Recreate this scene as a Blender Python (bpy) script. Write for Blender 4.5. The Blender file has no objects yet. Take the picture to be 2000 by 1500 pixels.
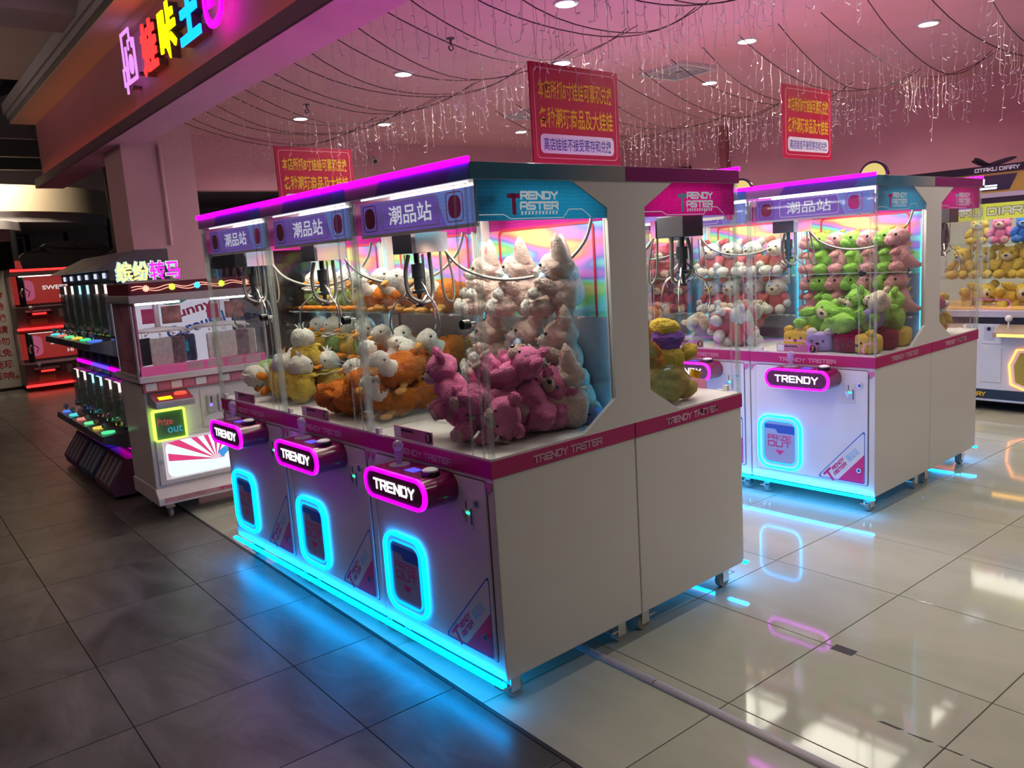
import bpy, bmesh, math, random
from mathutils import Matrix, Vector, Euler, noise
random.seed(7)
SC = bpy.context.scene
COL = SC.collection
PI = math.pi

# ------------------------------------------------------------------ camera, world, exposure
cam_d = bpy.data.cameras.new('camera')
cam = bpy.data.objects.new('camera', cam_d)
COL.objects.link(cam)
cam_d.sensor_width = 36.0
cam_d.lens = 1574.13 / 2000 * 36.0
cam_d.clip_start = 0.05
cam_d.clip_end = 80
_r = Vector((0.75489146, -0.65276770, -0.06350763))
_u = Vector((0.14940268, 0.07686962, 0.98578390))
_f = Vector((0.63860608, 0.75364806, -0.15555346))
M = Matrix((( _r.x, _u.x, -_f.x, -1.7168), (_r.y, _u.y, -_f.y, -2.16675), (_r.z, _u.z, -_f.z, 1.6648), (0, 0, 0, 1)))
cam.matrix_world = M
SC.camera = cam
SC.view_settings.view_transform = 'Standard'
SC.view_settings.look = 'None'
SC.view_settings.exposure = 0.0
SC.view_settings.gamma = 1.0
SC.view_settings.use_curve_mapping = False
SC.cycles.transparent_max_bounces = 28
SC.cycles.max_bounces = 5
SC.cycles.diffuse_bounces = 2
SC.cycles.glossy_bounces = 3
SC.cycles.use_adaptive_sampling = True
SC.cycles.adaptive_threshold = 0.05
SC.cycles.use_denoising = True
SC.cycles.sample_clamp_indirect = 6.0
W = bpy.data.worlds.new('mall_ambient')
SC.world = W
W.use_nodes = True
W.node_tree.nodes['Background'].inputs[0].default_value = (0.80, 0.84, 1.0, 1)
W.node_tree.nodes['Background'].inputs[1].default_value = 0.025

STORE = -math.radians(2.0)           # the shop's own grid is turned two degrees against the machine rows
RS = Matrix.Rotation(STORE, 4, 'Z')

# brightness of the real lamps
E_DOWN = 10.6          # watts of a ceiling downlight
E_ROOF = 9.6          # lamp panel under a machine roof
E_CYAN = 26.0          # cyan light strips
E_MAG = 6.5           # magenta light strips

def area_light(name, loc, size, power, color, rot=(0, 0, 0), shape='DISK', spread=PI):
    l = bpy.data.lights.new(name, 'AREA')
    l.shape = shape
    l.size = size
    l.energy = power
    l.color = color
    l.spread = spread
    o = bpy.data.objects.new(name, l)
    COL.objects.link(o)
    o.location = loc
    o.rotation_euler = rot
    return o

DOWNLIGHTS = [  # store ceiling, world x, y
    (2.19, 3.56), (2.31, 5.65), (3.31, 5.65), (3.16, 2.70), (2.08, 1.56), (4.02, 1.54), (5.09, 2.65), (4.91, 0.56),
    (5.24, 5.56), (2.02, -0.5), (3.0, 0.6), (3.95, -0.5), (4.1, 3.6), (2.0, -2.4), (3.9, -2.4), (5.9, -1.4), (6.2, 1.5), (6.3, 4.4)]
CEIL = 3.20
for _i, (_x, _y) in enumerate(DOWNLIGHTS):
    area_light('downlight_lamp', (_x, _y, CEIL - 0.035), 0.13, E_DOWN, (1.0, 0.94, 0.82), spread=math.radians(150))
# corridor of the mall: warm uplights added below its ceiling, then weak cool lamps
for _x, _y, _p in ((-2.6, 3.0, 55), (-2.6, 8.0, 60), (-2.6, -3.0, 40)):
    area_light('corridor_ceiling_fill', (_x, _y, 2.9), 0.6, _p, (1.0, 0.80, 0.66), rot=(PI, 0, 0))     # added fill that brightens the corridor ceiling, no fitting behind it
for _x, _y, _p in ((-3.4, 1.0, 6), (-3.4, 7.0, 6)):
    area_light('corridor_lamp', (_x, _y, 3.8), 0.4, _p, (0.86, 0.92, 1.0), spread=math.radians(80))

# ------------------------------------------------------------------ materials
MATS = {}
def _new(name):
    m = bpy.data.materials.new(name)
    m.use_nodes = True
    return m, m.node_tree.nodes, m.node_tree.links, m.node_tree.nodes['Principled BSDF']
def mat(name, col, rough=0.5, metal=0.0, coat=0.0, sheen=0.0, bump=None, emit=None, spec=0.5, var=0.0, varscale=8.0):
    if name in MATS: return MATS[name]
    m, n, l, p = _new(name)
    p.inputs['Base Color'].default_value = (*col, 1)
    p.inputs['Roughness'].default_value = rough
    p.inputs['Metallic'].default_value = metal
    p.inputs['Coat Weight'].default_value = coat
    p.inputs['Coat Roughness'].default_value = 0.08
    p.inputs['Sheen Weight'].default_value = sheen
    p.inputs['Specular IOR Level'].default_value = spec
    tc = None
    if bump or var:
        tc = n.new('ShaderNodeTexCoord')
    if bump:
        t = n.new('ShaderNodeTexNoise'); t.inputs['Scale'].default_value = bump[0]; t.inputs['Detail'].default_value = 4
        b = n.new('ShaderNodeBump'); b.inputs['Strength'].default_value = bump[1]; b.inputs['Distance'].default_value = bump[2] if len(bump) > 2 else 0.01
        l.new(tc.outputs['Object'], t.inputs['Vector']); l.new(t.outputs['Fac'], b.inputs['Height']); l.new(b.outputs['Normal'], p.inputs['Normal'])
    if var:
        t = n.new('ShaderNodeTexNoise'); t.inputs['Scale'].default_value = varscale; t.inputs['Detail'].default_value = 5
        r = n.new('ShaderNodeValToRGB')
        r.color_ramp.elements[0].color = (*[c * (1 - var) for c in col], 1); r.color_ramp.elements[0].position = 0.3
        r.color_ramp.elements[1].color = (*[min(1, c * (1 + var)) for c in col], 1); r.color_ramp.elements[1].position = 0.7
        l.new(tc.outputs['Object'], t.inputs['Vector']); l.new(t.outputs['Fac'], r.inputs['Fac']); l.new(r.outputs['Color'], p.inputs['Base Color'])
    if emit:
        p.inputs['Emission Color'].default_value = (*emit[0], 1)
        p.inputs['Emission Strength'].default_value = emit[1]
    MATS[name] = m
    return m
def glow(name, col, s):
    return mat(name, (0.02, 0.02, 0.02), 0.6, emit=(col, s))
def glass(name, tint=(0.97, 0.98, 0.97), refl=0.75, haze=0.0):
    m, n, l, p = _new(name)
    out = [x for x in n if x.type == 'OUTPUT_MATERIAL'][0]
    n.remove(p)
    tr = n.new('ShaderNodeBsdfTransparent'); tr.inputs[0].default_value = (*tint, 1)
    gl = n.new('ShaderNodeBsdfGlossy'); gl.inputs['Roughness'].default_value = 0.02
    fr = n.new('ShaderNodeLayerWeight'); fr.inputs['Blend'].default_value = 0.5
    pw = n.new('ShaderNodeMath'); pw.operation = 'POWER'; pw.inputs[1].default_value = 5.0
    ma = n.new('ShaderNodeMath'); ma.operation = 'MULTIPLY_ADD'; ma.inputs[1].default_value = 0.9 * refl; ma.inputs[2].default_value = 0.035 * refl
    mu = ma
    mx = n.new('ShaderNodeMixShader')
    l.new(fr.outputs['Facing'], pw.inputs[0]); l.new(pw.outputs[0], ma.inputs[0]); l.new(ma.outputs[0], mx.inputs[0]); l.new(tr.outputs[0], mx.inputs[1]); l.new(gl.outputs[0], mx.inputs[2])
    last = mx
    if haze:
        df = n.new('ShaderNodeBsdfDiffuse'); df.inputs[0].default_value = (0.9, 0.92, 0.92, 1)
        m2 = n.new('ShaderNodeMixShader'); m2.inputs[0].default_value = haze
        l.new(mx.outputs[0], m2.inputs[1]); l.new(df.outputs[0], m2.inputs[2]); last = m2
    l.new(last.outputs[0], out.inputs[0])
    MATS[name] = m
    return m
def translucent(name, col, amount=0.5, hexes=False, lit=0.0):
    """printed film on acrylic: lets the lamp behind shine through; lit adds a glow of its own"""
    m, n, l, p = _new(name)
    out = [x for x in n if x.type == 'OUTPUT_MATERIAL'][0]
    p.inputs['Base Color'].default_value = (*col, 1); p.inputs['Roughness'].default_value = 0.25
    t = n.new('ShaderNodeBsdfTranslucent'); t.inputs[0].default_value = (*col, 1)
    mx = n.new('ShaderNodeMixShader'); mx.inputs[0].default_value = amount
    if hexes:
        tc = n.new('ShaderNodeTexCoord'); v = n.new('ShaderNodeTexVoronoi'); v.inputs['Scale'].default_value = 70; v.feature = 'DISTANCE_TO_EDGE'; v.inputs['Randomness'].default_value = 0.15
        r = n.new('ShaderNodeValToRGB'); r.color_ramp.elements[0].color = (*[min(1, c * 1.25 + .02) for c in col], 1); r.color_ramp.elements[1].color = (*col, 1); r.color_ramp.elements[1].position = 0.15
        l.new(tc.outputs['Object'], v.inputs['Vector']); l.new(v.outputs['Distance'], r.inputs['Fac'])
        l.new(r.outputs['Color'], p.inputs['Base Color']); l.new(r.outputs['Color'], t.inputs[0])
    p.inputs['Emission Color'].default_value = (*col, 1); p.inputs['Emission Strength'].default_value = lit
    l.new(p.outputs[0], mx.inputs[1]); l.new(t.outputs[0], mx.inputs[2]); l.new(mx.outputs[0], out.inputs[0])
    MATS[name] = m
    return m
def plush(name, col, var=0.10):
    if name in MATS: return MATS[name]
    m, n, l, p = _new(name)
    p.inputs['Roughness'].default_value = 0.95
    p.inputs['Specular IOR Level'].default_value = 0.1
    p.inputs['Sheen Weight'].default_value = 0.35
    p.inputs['Sheen Roughness'].default_value = 0.5
    p.inputs['Sheen Tint'].default_value = (*[min(1, c * 1.2 + 0.1) for c in col], 1)
    tc = n.new('ShaderNodeTexCoord')
    t = n.new('ShaderNodeTexNoise'); t.inputs['Scale'].default_value = 55; t.inputs['Detail'].default_value = 5; t.inputs['Roughness'].default_value = 0.7
    r = n.new('ShaderNodeValToRGB')
    r.color_ramp.elements[0].color = (*[c * (1 - 2.2 * var) for c in col], 1); r.color_ramp.elements[0].position = 0.3
    r.color_ramp.elements[1].color = (*[min(1, c * (1 + var)) for c in col], 1); r.color_ramp.elements[1].position = 0.7
    t2 = n.new('ShaderNodeTexNoise'); t2.inputs['Scale'].default_value = 190; t2.inputs['Detail'].default_value = 3
    b = n.new('ShaderNodeBump'); b.inputs['Strength'].default_value = 1.0; b.inputs['Distance'].default_value = 0.010
    l.new(tc.outputs['Object'], t.inputs['Vector']); l.new(t.outputs['Fac'], r.inputs['Fac']); l.new(r.outputs['Color'], p.inputs['Base Color'])
    l.new(tc.outputs['Object'], t2.inputs['Vector']); l.new(t2.outputs['Fac'], b.inputs['Height']); l.new(b.outputs['Normal'], p.inputs['Normal'])
    MATS[name] = m
    return m

CYAN = (0.0, 0.35, 1.0); MAG = (0.70, 0.0, 1.0)
white = mat('white_steel', (0.80, 0.78, 0.76), 0.38, coat=0.2)
door_white = mat('door_white', (0.80, 0.79, 0.82), 0.30, coat=0.3)
band_m = mat('magenta_band', (0.52, 0.012, 0.16), 0.4)
band_txt = mat('band_lettering', (0.78, 0.45, 0.58), 0.5)
pane = glass('clear_acrylic', (0.985, 0.99, 0.985))
edge_m = glass('acrylic_edge', (0.90, 0.95, 0.93), 1.3, 0.16)
chrome = mat('chrome', (0.75, 0.75, 0.76), 0.16, 1.0)
steel = mat('grey_hose', (0.26, 0.25, 0.23), 0.4, 0.5)
black = mat('black_plastic', (0.012, 0.012, 0.014), 0.3)
darkgrey = mat('dark_grey_box', (0.05, 0.055, 0.065), 0.35)
rubber = mat('caster_wheel', (0.42, 0.40, 0.36), 0.6)
cyan_l = glow('cyan_light', CYAN, E_CYAN)
cyan_ring = glow('cyan_ring_light', CYAN, 9.0)
cyan_tube = glow('cyan_tube', (0.02, 0.60, 1.0), 5.0)
mag_l = glow('magenta_light', MAG, E_MAG)
mag_top = glow('magenta_top_light', (0.95, 0.0, 1.0), 13.0)
lamp_l = glow('roof_lamp_light', (1.0, 0.93, 0.80), E_ROOF)
tube_l = glow('sign_tube_light', (0.86, 0.90, 1.0), 3.0)
white_glow = glow('white_letter_light', (0.93, 0.92, 1.0), 1.8)
blue_glow = glow('blue_screen', (0.10, 0.08, 1.0), 1.0)
green_glow = glow('green_light', (0.02, 1.0, 0.35), 3.0)
console_m = mat('console_magenta', (0.26, 0.008, 0.10), 0.22, coat=0.5)
console_f = mat('console_face', (0.12, 0.008, 0.06), 0.3)
blue_head = translucent('blue_header_film', (0.07, 0.42, 0.60), 0.5, True)
mag_head = translucent('magenta_header_film', (0.62, 0.03, 0.38), 0.5, True)
sign_m = translucent('purple_sign_film', (0.30, 0.20, 0.58), 0.5, True, 0.32)  # own emission stands in for light from the sign tube
sign_b = translucent('blue_sign_film', (0.30, 0.42, 0.75), 0.5, True, 0.45)  # glow put into the film here too, in place of tube light
print_w = mat('white_print', (0.85, 0.85, 0.88), 0.5)
head_print = glow('header_lettering', (0.80, 0.84, 0.90), 0.42)  # emission stands in for lamp light coming through the print
print_p = mat('pink_print', (0.75, 0.03, 0.25), 0.5)
print_b = mat('blue_print', (0.03, 0.12, 0.55), 0.5)
print_lb = mat('light_blue_print', (0.25, 0.62, 0.85), 0.5)
print_r = mat('red_print', (0.62, 0.03, 0.06), 0.5)
f_mauve = mat('mauve_print', (0.24, 0.16, 0.25), 0.35)
f_indigo = mat('indigo_print', (0.075, 0.055, 0.26), 0.35)
f_teal = mat('teal_print', (0.04, 0.17, 0.30), 0.35)
f_mag = mat('plum_print', (0.26, 0.02, 0.16), 0.35)

def holo():
    m, n, l, p = _new('rainbow_foil')  # view-dependent rainbow sheen painted in as a fixed colour
    tc = n.new('ShaderNodeTexCoord')
    mp = n.new('ShaderNodeMapping'); mp.inputs['Scale'].default_value = (1, 0.9, 4.2)
    ns = n.new('ShaderNodeTexNoise'); ns.inputs['Scale'].default_value = 1.5; ns.inputs['Detail'].default_value = 1.5
    ml = n.new('ShaderNodeMath'); ml.operation = 'MULTIPLY'; ml.inputs[1].default_value = 3.2
    fr = n.new('ShaderNodeMath'); fr.operation = 'FRACT'
    hs = n.new('ShaderNodeCombineColor'); hs.mode = 'HSV'; hs.inputs[1].default_value = 0.66; hs.inputs[2].default_value = 0.85
    l.new(tc.outputs['Object'], mp.inputs[0]); l.new(mp.outputs[0], ns.inputs['Vector']); l.new(ns.outputs['Fac'], ml.inputs[0]); l.new(ml.outputs[0], fr.inputs[0]); l.new(fr.outputs[0], hs.inputs[0])
    l.new(hs.outputs[0], p.inputs['Base Color'])
    p.inputs['Roughness'].default_value = 0.35; p.inputs['Metallic'].default_value = 0.25
    return m
foil = holo()

# ------------------------------------------------------------------ mesh building
class MB:
    def __init__(s): s.v = []; s.f = []
    def add(s, verts, faces, T=None):
        k = len(s.v)
        if T is not None: verts = [tuple(T @ Vector(v)) for v in verts]
        s.v += [tuple(v) for v in verts]; s.f += [tuple(i + k for i in f) for f in faces]
        return s
    def box(s, x0, x1, y0, y1, z0, z1, T=None):
        v = [(x0, y0, z0), (x1, y0, z0), (x1, y1, z0), (x0, y1, z0), (x0, y0, z1), (x1, y0, z1), (x1, y1, z1), (x0, y1, z1)]
        return s.add(v, [(3, 2, 1, 0), (4, 5, 6, 7), (0, 1, 5, 4), (1, 2, 6, 5), (2, 3, 7, 6), (3, 0, 4, 7)], T)
    def prism(s, poly, ax, a, b, T=None):
        """poly: (u, v) outline; ax 0: (x=a..b, y=u, z=v); 1: (x=u, y=a..b, z=v); 2: (x=u, y=v, z=a..b)"""
        def P(u, v, w): return (w, u, v) if ax == 0 else (u, w, v) if ax == 1 else (u, v, w)
        n = len(poly)
        v = [P(u, w, a) for u, w in poly] + [P(u, w, b) for u, w in poly]
        f = [tuple(range(n)), tuple(range(2 * n - 1, n - 1, -1))] + [(i, (i + 1) % n + 0, (i + 1) % n + n, i + n) for i in range(n)]
        return s.add(v, f, T)
    def ring(s, o, i, ax, a, b, T=None):
        def P(u, v, w): return (w, u, v) if ax == 0 else (u, w, v) if ax == 1 else (u, v, w)
        n = len(o)
        v = [P(*q, a) for q in o] + [P(*q, a) for q in i] + [P(*q, b) for q in o] + [P(*q, b) for q in i]
        f = []
        for k in range(n):
            j = (k + 1) % n
            f += [(k, j, n + j, n + k), (2 * n + k, 3 * n + k, 3 * n + j, 2 * n + j), (k, 2 * n + k, 2 * n + j, j), (n + k, n + j, 3 * n + j, 3 * n + k)]
        return s.add(v, f, T)
    def cyl(s, p0, p1, r0, r1=None, n=12, T=None):
        r1 = r0 if r1 is None else r1
        p0 = Vector(p0); p1 = Vector(p1); d = (p1 - p0).normalized()
        a = d.orthogonal().normalized(); b = d.cross(a)
        v = [p0 + (a * math.cos(2 * PI * k / n) + b * math.sin(2 * PI * k / n)) * r0 for k in range(n)] + \
            [p1 + (a * math.cos(2 * PI * k / n) + b * math.sin(2 * PI * k / n)) * r1 for k in range(n)]
        f = [(k, (k + 1) % n, n + (k + 1) % n, n + k) for k in range(n)] + [tuple(range(n - 1, -1, -1)), tuple(range(n, 2 * n))]
        return s.add(v, f, T)
    def tube(s, path, r, n=6, T=None):
        P = [Vector(q) for q in path]; rr = r if isinstance(r, (list, tuple)) else [r] * len(P)
        v = []; f = []; a = None
        for k, q in enumerate(P):
            d = (P[min(k + 1, len(P) - 1)] - P[max(k - 1, 0)]).normalized()
            a = d.orthogonal().normalized() if a is None else (a - d * a.dot(d)).normalized()
            b = d.cross(a)
            v += [q + (a * math.cos(2 * PI * j / n) + b * math.sin(2 * PI * j / n)) * rr[k] for j in range(n)]
        for k in range(len(P) - 1):
            f += [(k * n + j, k * n + (j + 1) % n, (k + 1) * n + (j + 1) % n, (k + 1) * n + j) for j in range(n)]
        f += [tuple(range(n - 1, -1, -1)), tuple(range((len(P) - 1) * n, len(P) * n))]
        return s.add(v, f, T)
    def ell(s, c, r, rot=(0, 0, 0), nu=16, nv=10, lump=0.0, seed=0, T=None):
        R = Euler(rot).to_matrix(); c = Vector(c)
        r = (r, r, r) if isinstance(r, (int, float)) else r
        v = [(0, 0, 1)]
        for i in range(1, nv):
            t = PI * i / nv
            for j in range(nu):
                q = 2 * PI * j / nu
                v.append((math.sin(t) * math.cos(q), math.sin(t) * math.sin(q), math.cos(t)))
        v.append((0, 0, -1))
        o = []
        for q in v:
            k = 1 + (lump * noise.noise(Vector(q) * 1.7 + Vector((seed * 3.1, seed, 0))) + lump * 0.45 * noise.noise(Vector(q) * 6.5 + Vector((seed, 7, seed))) if lump else 0)
            o.append(c + R @ Vector((q[0] * r[0] * k, q[1] * r[1] * k, q[2] * r[2] * k)))
        f = [(0, 1 + j, 1 + (j + 1) % nu) for j in range(nu)]
        for i in range(nv - 2):
            for j in range(nu):
                a = 1 + i * nu
                f.append((a + j, a + nu + j, a + nu + (j + 1) % nu, a + (j + 1) % nu))
        a = 1 + (nv - 2) * nu; e = len(v) - 1
        f += [(a + j, e, a + (j + 1) % nu) for j in range(nu)]
        return s.add(o, f, T)
    def fuzz(s, h, seed=0):
        """raise a small tuft in the middle of every face: short plush pile"""
        rn = random.Random(seed); out = []
        for f in s.f:
            p = [Vector(s.v[i]) for i in f]
            c = sum(p, Vector()) / len(p)
            nrm = (p[1] - p[0]).cross(p[2] - p[1])
            if nrm.length < 1e-12: nrm = (p[-1] - p[0]).cross(p[-2] - p[-1])
            nrm.normalize()
            k = rn.uniform(0.15, 1.0) * h
            c = c + nrm * k + Vector((rn.uniform(-.35, .35) * h, rn.uniform(-.35, .35) * h, rn.uniform(-.6, .1) * h))
            s.v.append(tuple(c)); q = len(s.v) - 1
            out += [(f[i], f[(i + 1) % len(f)], q) for i in range(len(f))]
        s.f = out
        return s
    def lathe(s, prof, c=(0, 0, 0), n=20, T=None):
        v = []; f = []
        for r, z in prof: v += [(c[0] + r * math.cos(2 * PI * k / n), c[1] + r * math.sin(2 * PI * k / n), c[2] + z) for k in range(n)]
        for i in range(len(prof) - 1): f += [(i * n + k, i * n + (k + 1) % n, (i + 1) * n + (k + 1) % n, (i + 1) * n + k) for k in range(n)]
        f += [tuple(range(n - 1, -1, -1)), tuple(range((len(prof) - 1) * n, len(prof) * n))]
        return s.add(v, f, T)
    def mesh(s, name, m, smooth=None, bevel=0.0):
        me = bpy.data.meshes.new(name)
        me.from_pydata(s.v, [], s.f)
        bm = bmesh.new(); bm.from_mesh(me)
        bmesh.ops.recalc_face_normals(bm, faces=bm.faces)
        if bevel:
            ed = [e for e in bm.edges if len(e.link_faces) == 2 and e.calc_face_angle(0) > 0.6]
            bmesh.ops.bevel(bm, geom=ed, offset=bevel, segments=2, affect='EDGES', profile=0.5)
        if smooth:
            for fc in bm.faces: fc.smooth = True
            for e in bm.edges:
                if len(e.link_faces) == 2 and e.calc_face_angle(0) > smooth: e.smooth = False
        bm.to_mesh(me); bm.free()
        me.materials.append(m)
        return me
    def build(s, name, m, parent=None, smooth=None, bevel=0.0, store=False):
        o = bpy.data.objects.new(name, s.mesh(name, m, smooth, bevel))
        COL.objects.link(o)
        if parent: o.parent = parent
        if store: o.rotation_euler.z = STORE
        return o
def part(name, mesh, parent):
    o = bpy.data.objects.new(name, mesh); COL.objects.link(o); o.parent = parent
    return o
def tag(o, label=None, cat=None, group=None, kind=None):
    if label: o['label'] = label
    if cat: o['category'] = cat
    if group: o['group'] = group
    if kind: o['kind'] = kind
    return o
def empty(name, loc=(0, 0, 0), rz=0.0, store=False):
    o = bpy.data.objects.new(name, None); COL.objects.link(o)
    o.empty_display_size = 0.1
    o.location = (RS @ Vector(loc)) if store else loc
    o.rotation_euler = (0, 0, rz + (STORE if store else 0))
    return o
def copy_tree(o, parent=None):
    kids = [c for c in bpy.data.objects if c.parent == o] if parent is None else o.children
    c = o.copy(); COL.objects.link(c); c.parent = parent
    for k in list(o.children): copy_tree(k, c)
    return c
def rrect(cu, cv, w, h, r, n=6):
    pts = []
    for (sx, sy, a0) in ((1, 1, 0), (-1, 1, PI / 2), (-1, -1, PI), (1, -1, 1.5 * PI)):
        for k in range(n + 1):
            a = a0 + PI / 2 * k / n
            pts.append((cu + sx * (w / 2 - r) + r * math.cos(a), cv + sy * (h / 2 - r) + r * math.sin(a)))
    return pts
def smooth_curve(pts, n=10):
    """Catmull-Rom through the points"""
    P = [Vector(p) for p in pts]; P = [P[0] * 2 - P[1]] + P + [P[-1] * 2 - P[-2]]
    out = []
    for i in range(1, len(P) - 2):
        for k in range(n):
            t = k / n; a, b, c, d = P[i - 1:i + 3]
            out.append(0.5 * ((2 * b) + (c - a) * t + (2 * a - 5 * b + 4 * c - d) * t * t + (3 * b - a - 3 * c + d) * t ** 3))
    out.append(P[-2])
    return out

# frames for flat print: local (u right, v up, w out of the face) -> machine space
def face_front(x, y, z): return Matrix(((0, 0, -1, x), (-1, 0, 0, y), (0, 1, 0, z), (0, 0, 0, 1)))      # seen from -X
def face_back(x, y, z): return Matrix(((0, 0, 1, x), (1, 0, 0, y), (0, 1, 0, z), (0, 0, 0, 1)))         # seen from +X
def face_near(x, y, z): return Matrix(((1, 0, 0, x), (0, 0, -1, y), (0, 1, 0, z), (0, 0, 0, 1)))        # seen from -Y
def face_far(x, y, z): return Matrix(((-1, 0, 0, x), (0, 0, 1, y), (0, 1, 0, z), (0, 0, 0, 1)))         # seen from +Y

# writing with the font built into Blender
_txt = {}
def text_geo(s, bold=0.0):
    key = (s, bold)
    if key not in _txt:
        c = bpy.data.curves.new('t', 'FONT'); c.body = s; c.offset = bold; c.resolution_u = 3; c.align_x = 'LEFT'
        o = bpy.data.objects.new('t', c); COL.objects.link(o)
        dg = bpy.context.evaluated_depsgraph_get()
        me = bpy.data.meshes.new_from_object(o.evaluated_get(dg))
        v = [tuple(q.co) for q in me.vertices]; f = [tuple(p.vertices) for p in me.polygons]
        bpy.data.objects.remove(o); bpy.data.curves.remove(c); bpy.data.meshes.remove(me)
        x0 = min(q[0] for q in v); x1 = max(q[0] for q in v); y0 = min(q[1] for q in v); y1 = max(q[1] for q in v)
        _txt[key] = ([(q[0] - x0, q[1] - y0, 0) for q in v], f, x1 - x0, y1 - y0)
    return _txt[key]
def text(mb, s, T, w, h, bold=0.0, shear=0.0, lift=0.0):
    """put the writing into the box 0..w, 0..h of frame T"""
    v, f, tw, th = text_geo(s, bold)
    mb.add([(q[0] * w / tw + shear * q[1] * h / th, q[1] * h / th, lift) for q in v], f, T)
    return mb
GL = {
 'T': [[(0, .7), (1, .7)], [(.5, .7), (.5, 0)]],
 'R': [[(0, 0), (0, .7), (.88, .7), (1, .6), (1, .42), (.88, .32), (0, .32)], [(.58, .32), (1, 0)]],
 'E': [[(1, .7), (0, .7), (0, 0), (1, 0)], [(0, .35), (.9, .35)]],
 'N': [[(0, 0), (0, .7), (1, 0), (1, .7)]],
 'D': [[(0, 0), (0, .7), (.85, .7), (1, .55), (1, .15), (.85, 0), (0, 0)]],
 'Y': [[(0, .7), (.5, .34), (1, .7)], [(.5, .34), (.5, 0)]],
 'A': [[(0, 0), (0, .55), (.15, .7), (.85, .7), (1, .55), (1, 0)], [(0, .27), (1, .27)]],
 'S': [[(1, .7), (.12, .7), (0, .6), (0, .45), (.12, .35), (.88, .35), (1, .25), (1, .1), (.88, 0), (0, 0)]],
 'P': [[(0, 0), (0, .7), (.88, .7), (1, .6), (1, .42), (.88, .32), (0, .32)]],
 'I': [[(.5, 0), (.5, .7)]],
 'Z': [[(0, .7), (1, .7), (0, 0), (1, 0)]],
 'O': [[(.12, 0), (0, .12), (0, .58), (.12, .7), (.88, .7), (1, .58), (1, .12), (.88, 0), (.12, 0)]],
 'U': [[(0, .7), (0, .12), (.12, 0), (.88, 0), (1, .12), (1, .7)]],
 'K': [[(0, 0), (0, .7)], [(1, .7), (.2, .35), (1, 0)], [(0, .35), (.2, .35)]],
}
def stroke(mb, path, wd, T, thick=0.0):
    for a, b in zip(path[:-1], path[1:]):
        a = Vector((a[0], a[1], 0)); b = Vector((b[0], b[1], 0)); d = (b - a)
        if d.length < 1e-9: continue
        d.normalize(); n = Vector((-d.y, d.x, 0)) * wd / 2; e = d * wd / 2
        q = [a - e - n, b + e - n, b + e + n, a - e + n]
        if thick:
            z = Vector((0, 0, thick))
            mb.add(q + [p + z for p in q], [(3, 2, 1, 0), (4, 5, 6, 7), (0, 1, 5, 4), (1, 2, 6, 5), (2, 3, 7, 6), (3, 0, 4, 7)], T)
        else:
            mb.add(q, [(0, 1, 2, 3)], T)
def block_text(mb, s, T, w, h, wd=None, shear=0.0, thick=0.0, gap=0.28):
    """squared display lettering drawn with strokes, fitted into 0..w, 0..h"""
    adv = 0.0; items = []
    for ch in s:
        if ch == ' ': adv += 0.6; continue
        gw = 0.3 if ch == 'I' else 1.0
        items.append((ch, adv, gw)); adv += gw + gap
    tot = adv - gap
    wd = wd or h * 0.2
    for ch, a, gw in items:
        for p in GL[ch]:
            stroke(mb, [((a + (u if gw == 1 else gw * u)) / tot * (w - wd) + wd / 2 + shear * (v / .7 * h), v / .7 * (h - wd) + wd / 2) for u, v in p], wd, T, thick)
    return mb
ORD = ['first', 'second', 'third', 'fourth', 'fifth', 'sixth', 'seventh', 'eighth', 'ninth', 'tenth', 'eleventh', 'twelfth', 'thirteenth', 'fourteenth', 'fifteenth', 'sixteenth', 'seventeenth', 'eighteenth', 'nineteenth', 'twentieth']
# ------------------------------------------------------------------ the shop and the mall around it
def tile_mat(name, c0, c1, rough, scale, vein, coat=0.0, bump=0.0):
    m, n, l, p = _new(name)
    ge = n.new('ShaderNodeNewGeometry'); oi = n.new('ShaderNodeObjectInfo')
    va = n.new('ShaderNodeVectorMath'); va.operation = 'MULTIPLY_ADD'; va.inputs[1].default_value = (1, 1, 1)
    cb = n.new('ShaderNodeCombineXYZ'); mu = n.new('ShaderNodeMath'); mu.operation = 'MULTIPLY'; mu.inputs[1].default_value = 37.0
    l.new(oi.outputs['Random'], mu.inputs[0]); l.new(mu.outputs[0], cb.inputs[0]); l.new(mu.outputs[0], cb.inputs[1])
    l.new(ge.outputs['Position'], va.inputs[0]); l.new(cb.outputs[0], va.inputs[2])
    mp = n.new('ShaderNodeMapping'); mp.inputs['Scale'].default_value = (2.2, 0.8, 1); mp.inputs['Rotation'].default_value = (0, 0, 0.5)
    l.new(va.outputs[0], mp.inputs[0])
    t = n.new('ShaderNodeTexNoise'); t.inputs['Scale'].default_value = scale; t.inputs['Detail'].default_value = 8; t.inputs['Roughness'].default_value = 0.62; t.inputs['Distortion'].default_value = vein
    l.new(mp.outputs[0], t.inputs['Vector'])
    r = n.new('ShaderNodeValToRGB'); r.color_ramp.elements[0].color = (*c0, 1); r.color_ramp.elements[0].position = 0.32; r.color_ramp.elements[1].color = (*c1, 1); r.color_ramp.elements[1].position = 0.72
    l.new(t.outputs['Fac'], r.inputs['Fac']); l.new(r.outputs['Color'], p.inputs['Base Color'])
    p.inputs['Roughness'].default_value = rough; p.inputs['Coat Weight'].default_value = coat; p.inputs['Coat Roughness'].default_value = 0.03
    if bump:
        b = n.new('ShaderNodeBump'); b.inputs['Strength'].default_value = bump; b.inputs['Distance'].default_value = 0.004
        l.new(t.outputs['Fac'], b.inputs['Height']); l.new(b.outputs['Normal'], p.inputs['Normal'])
    MATS[name] = m
    return m
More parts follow.
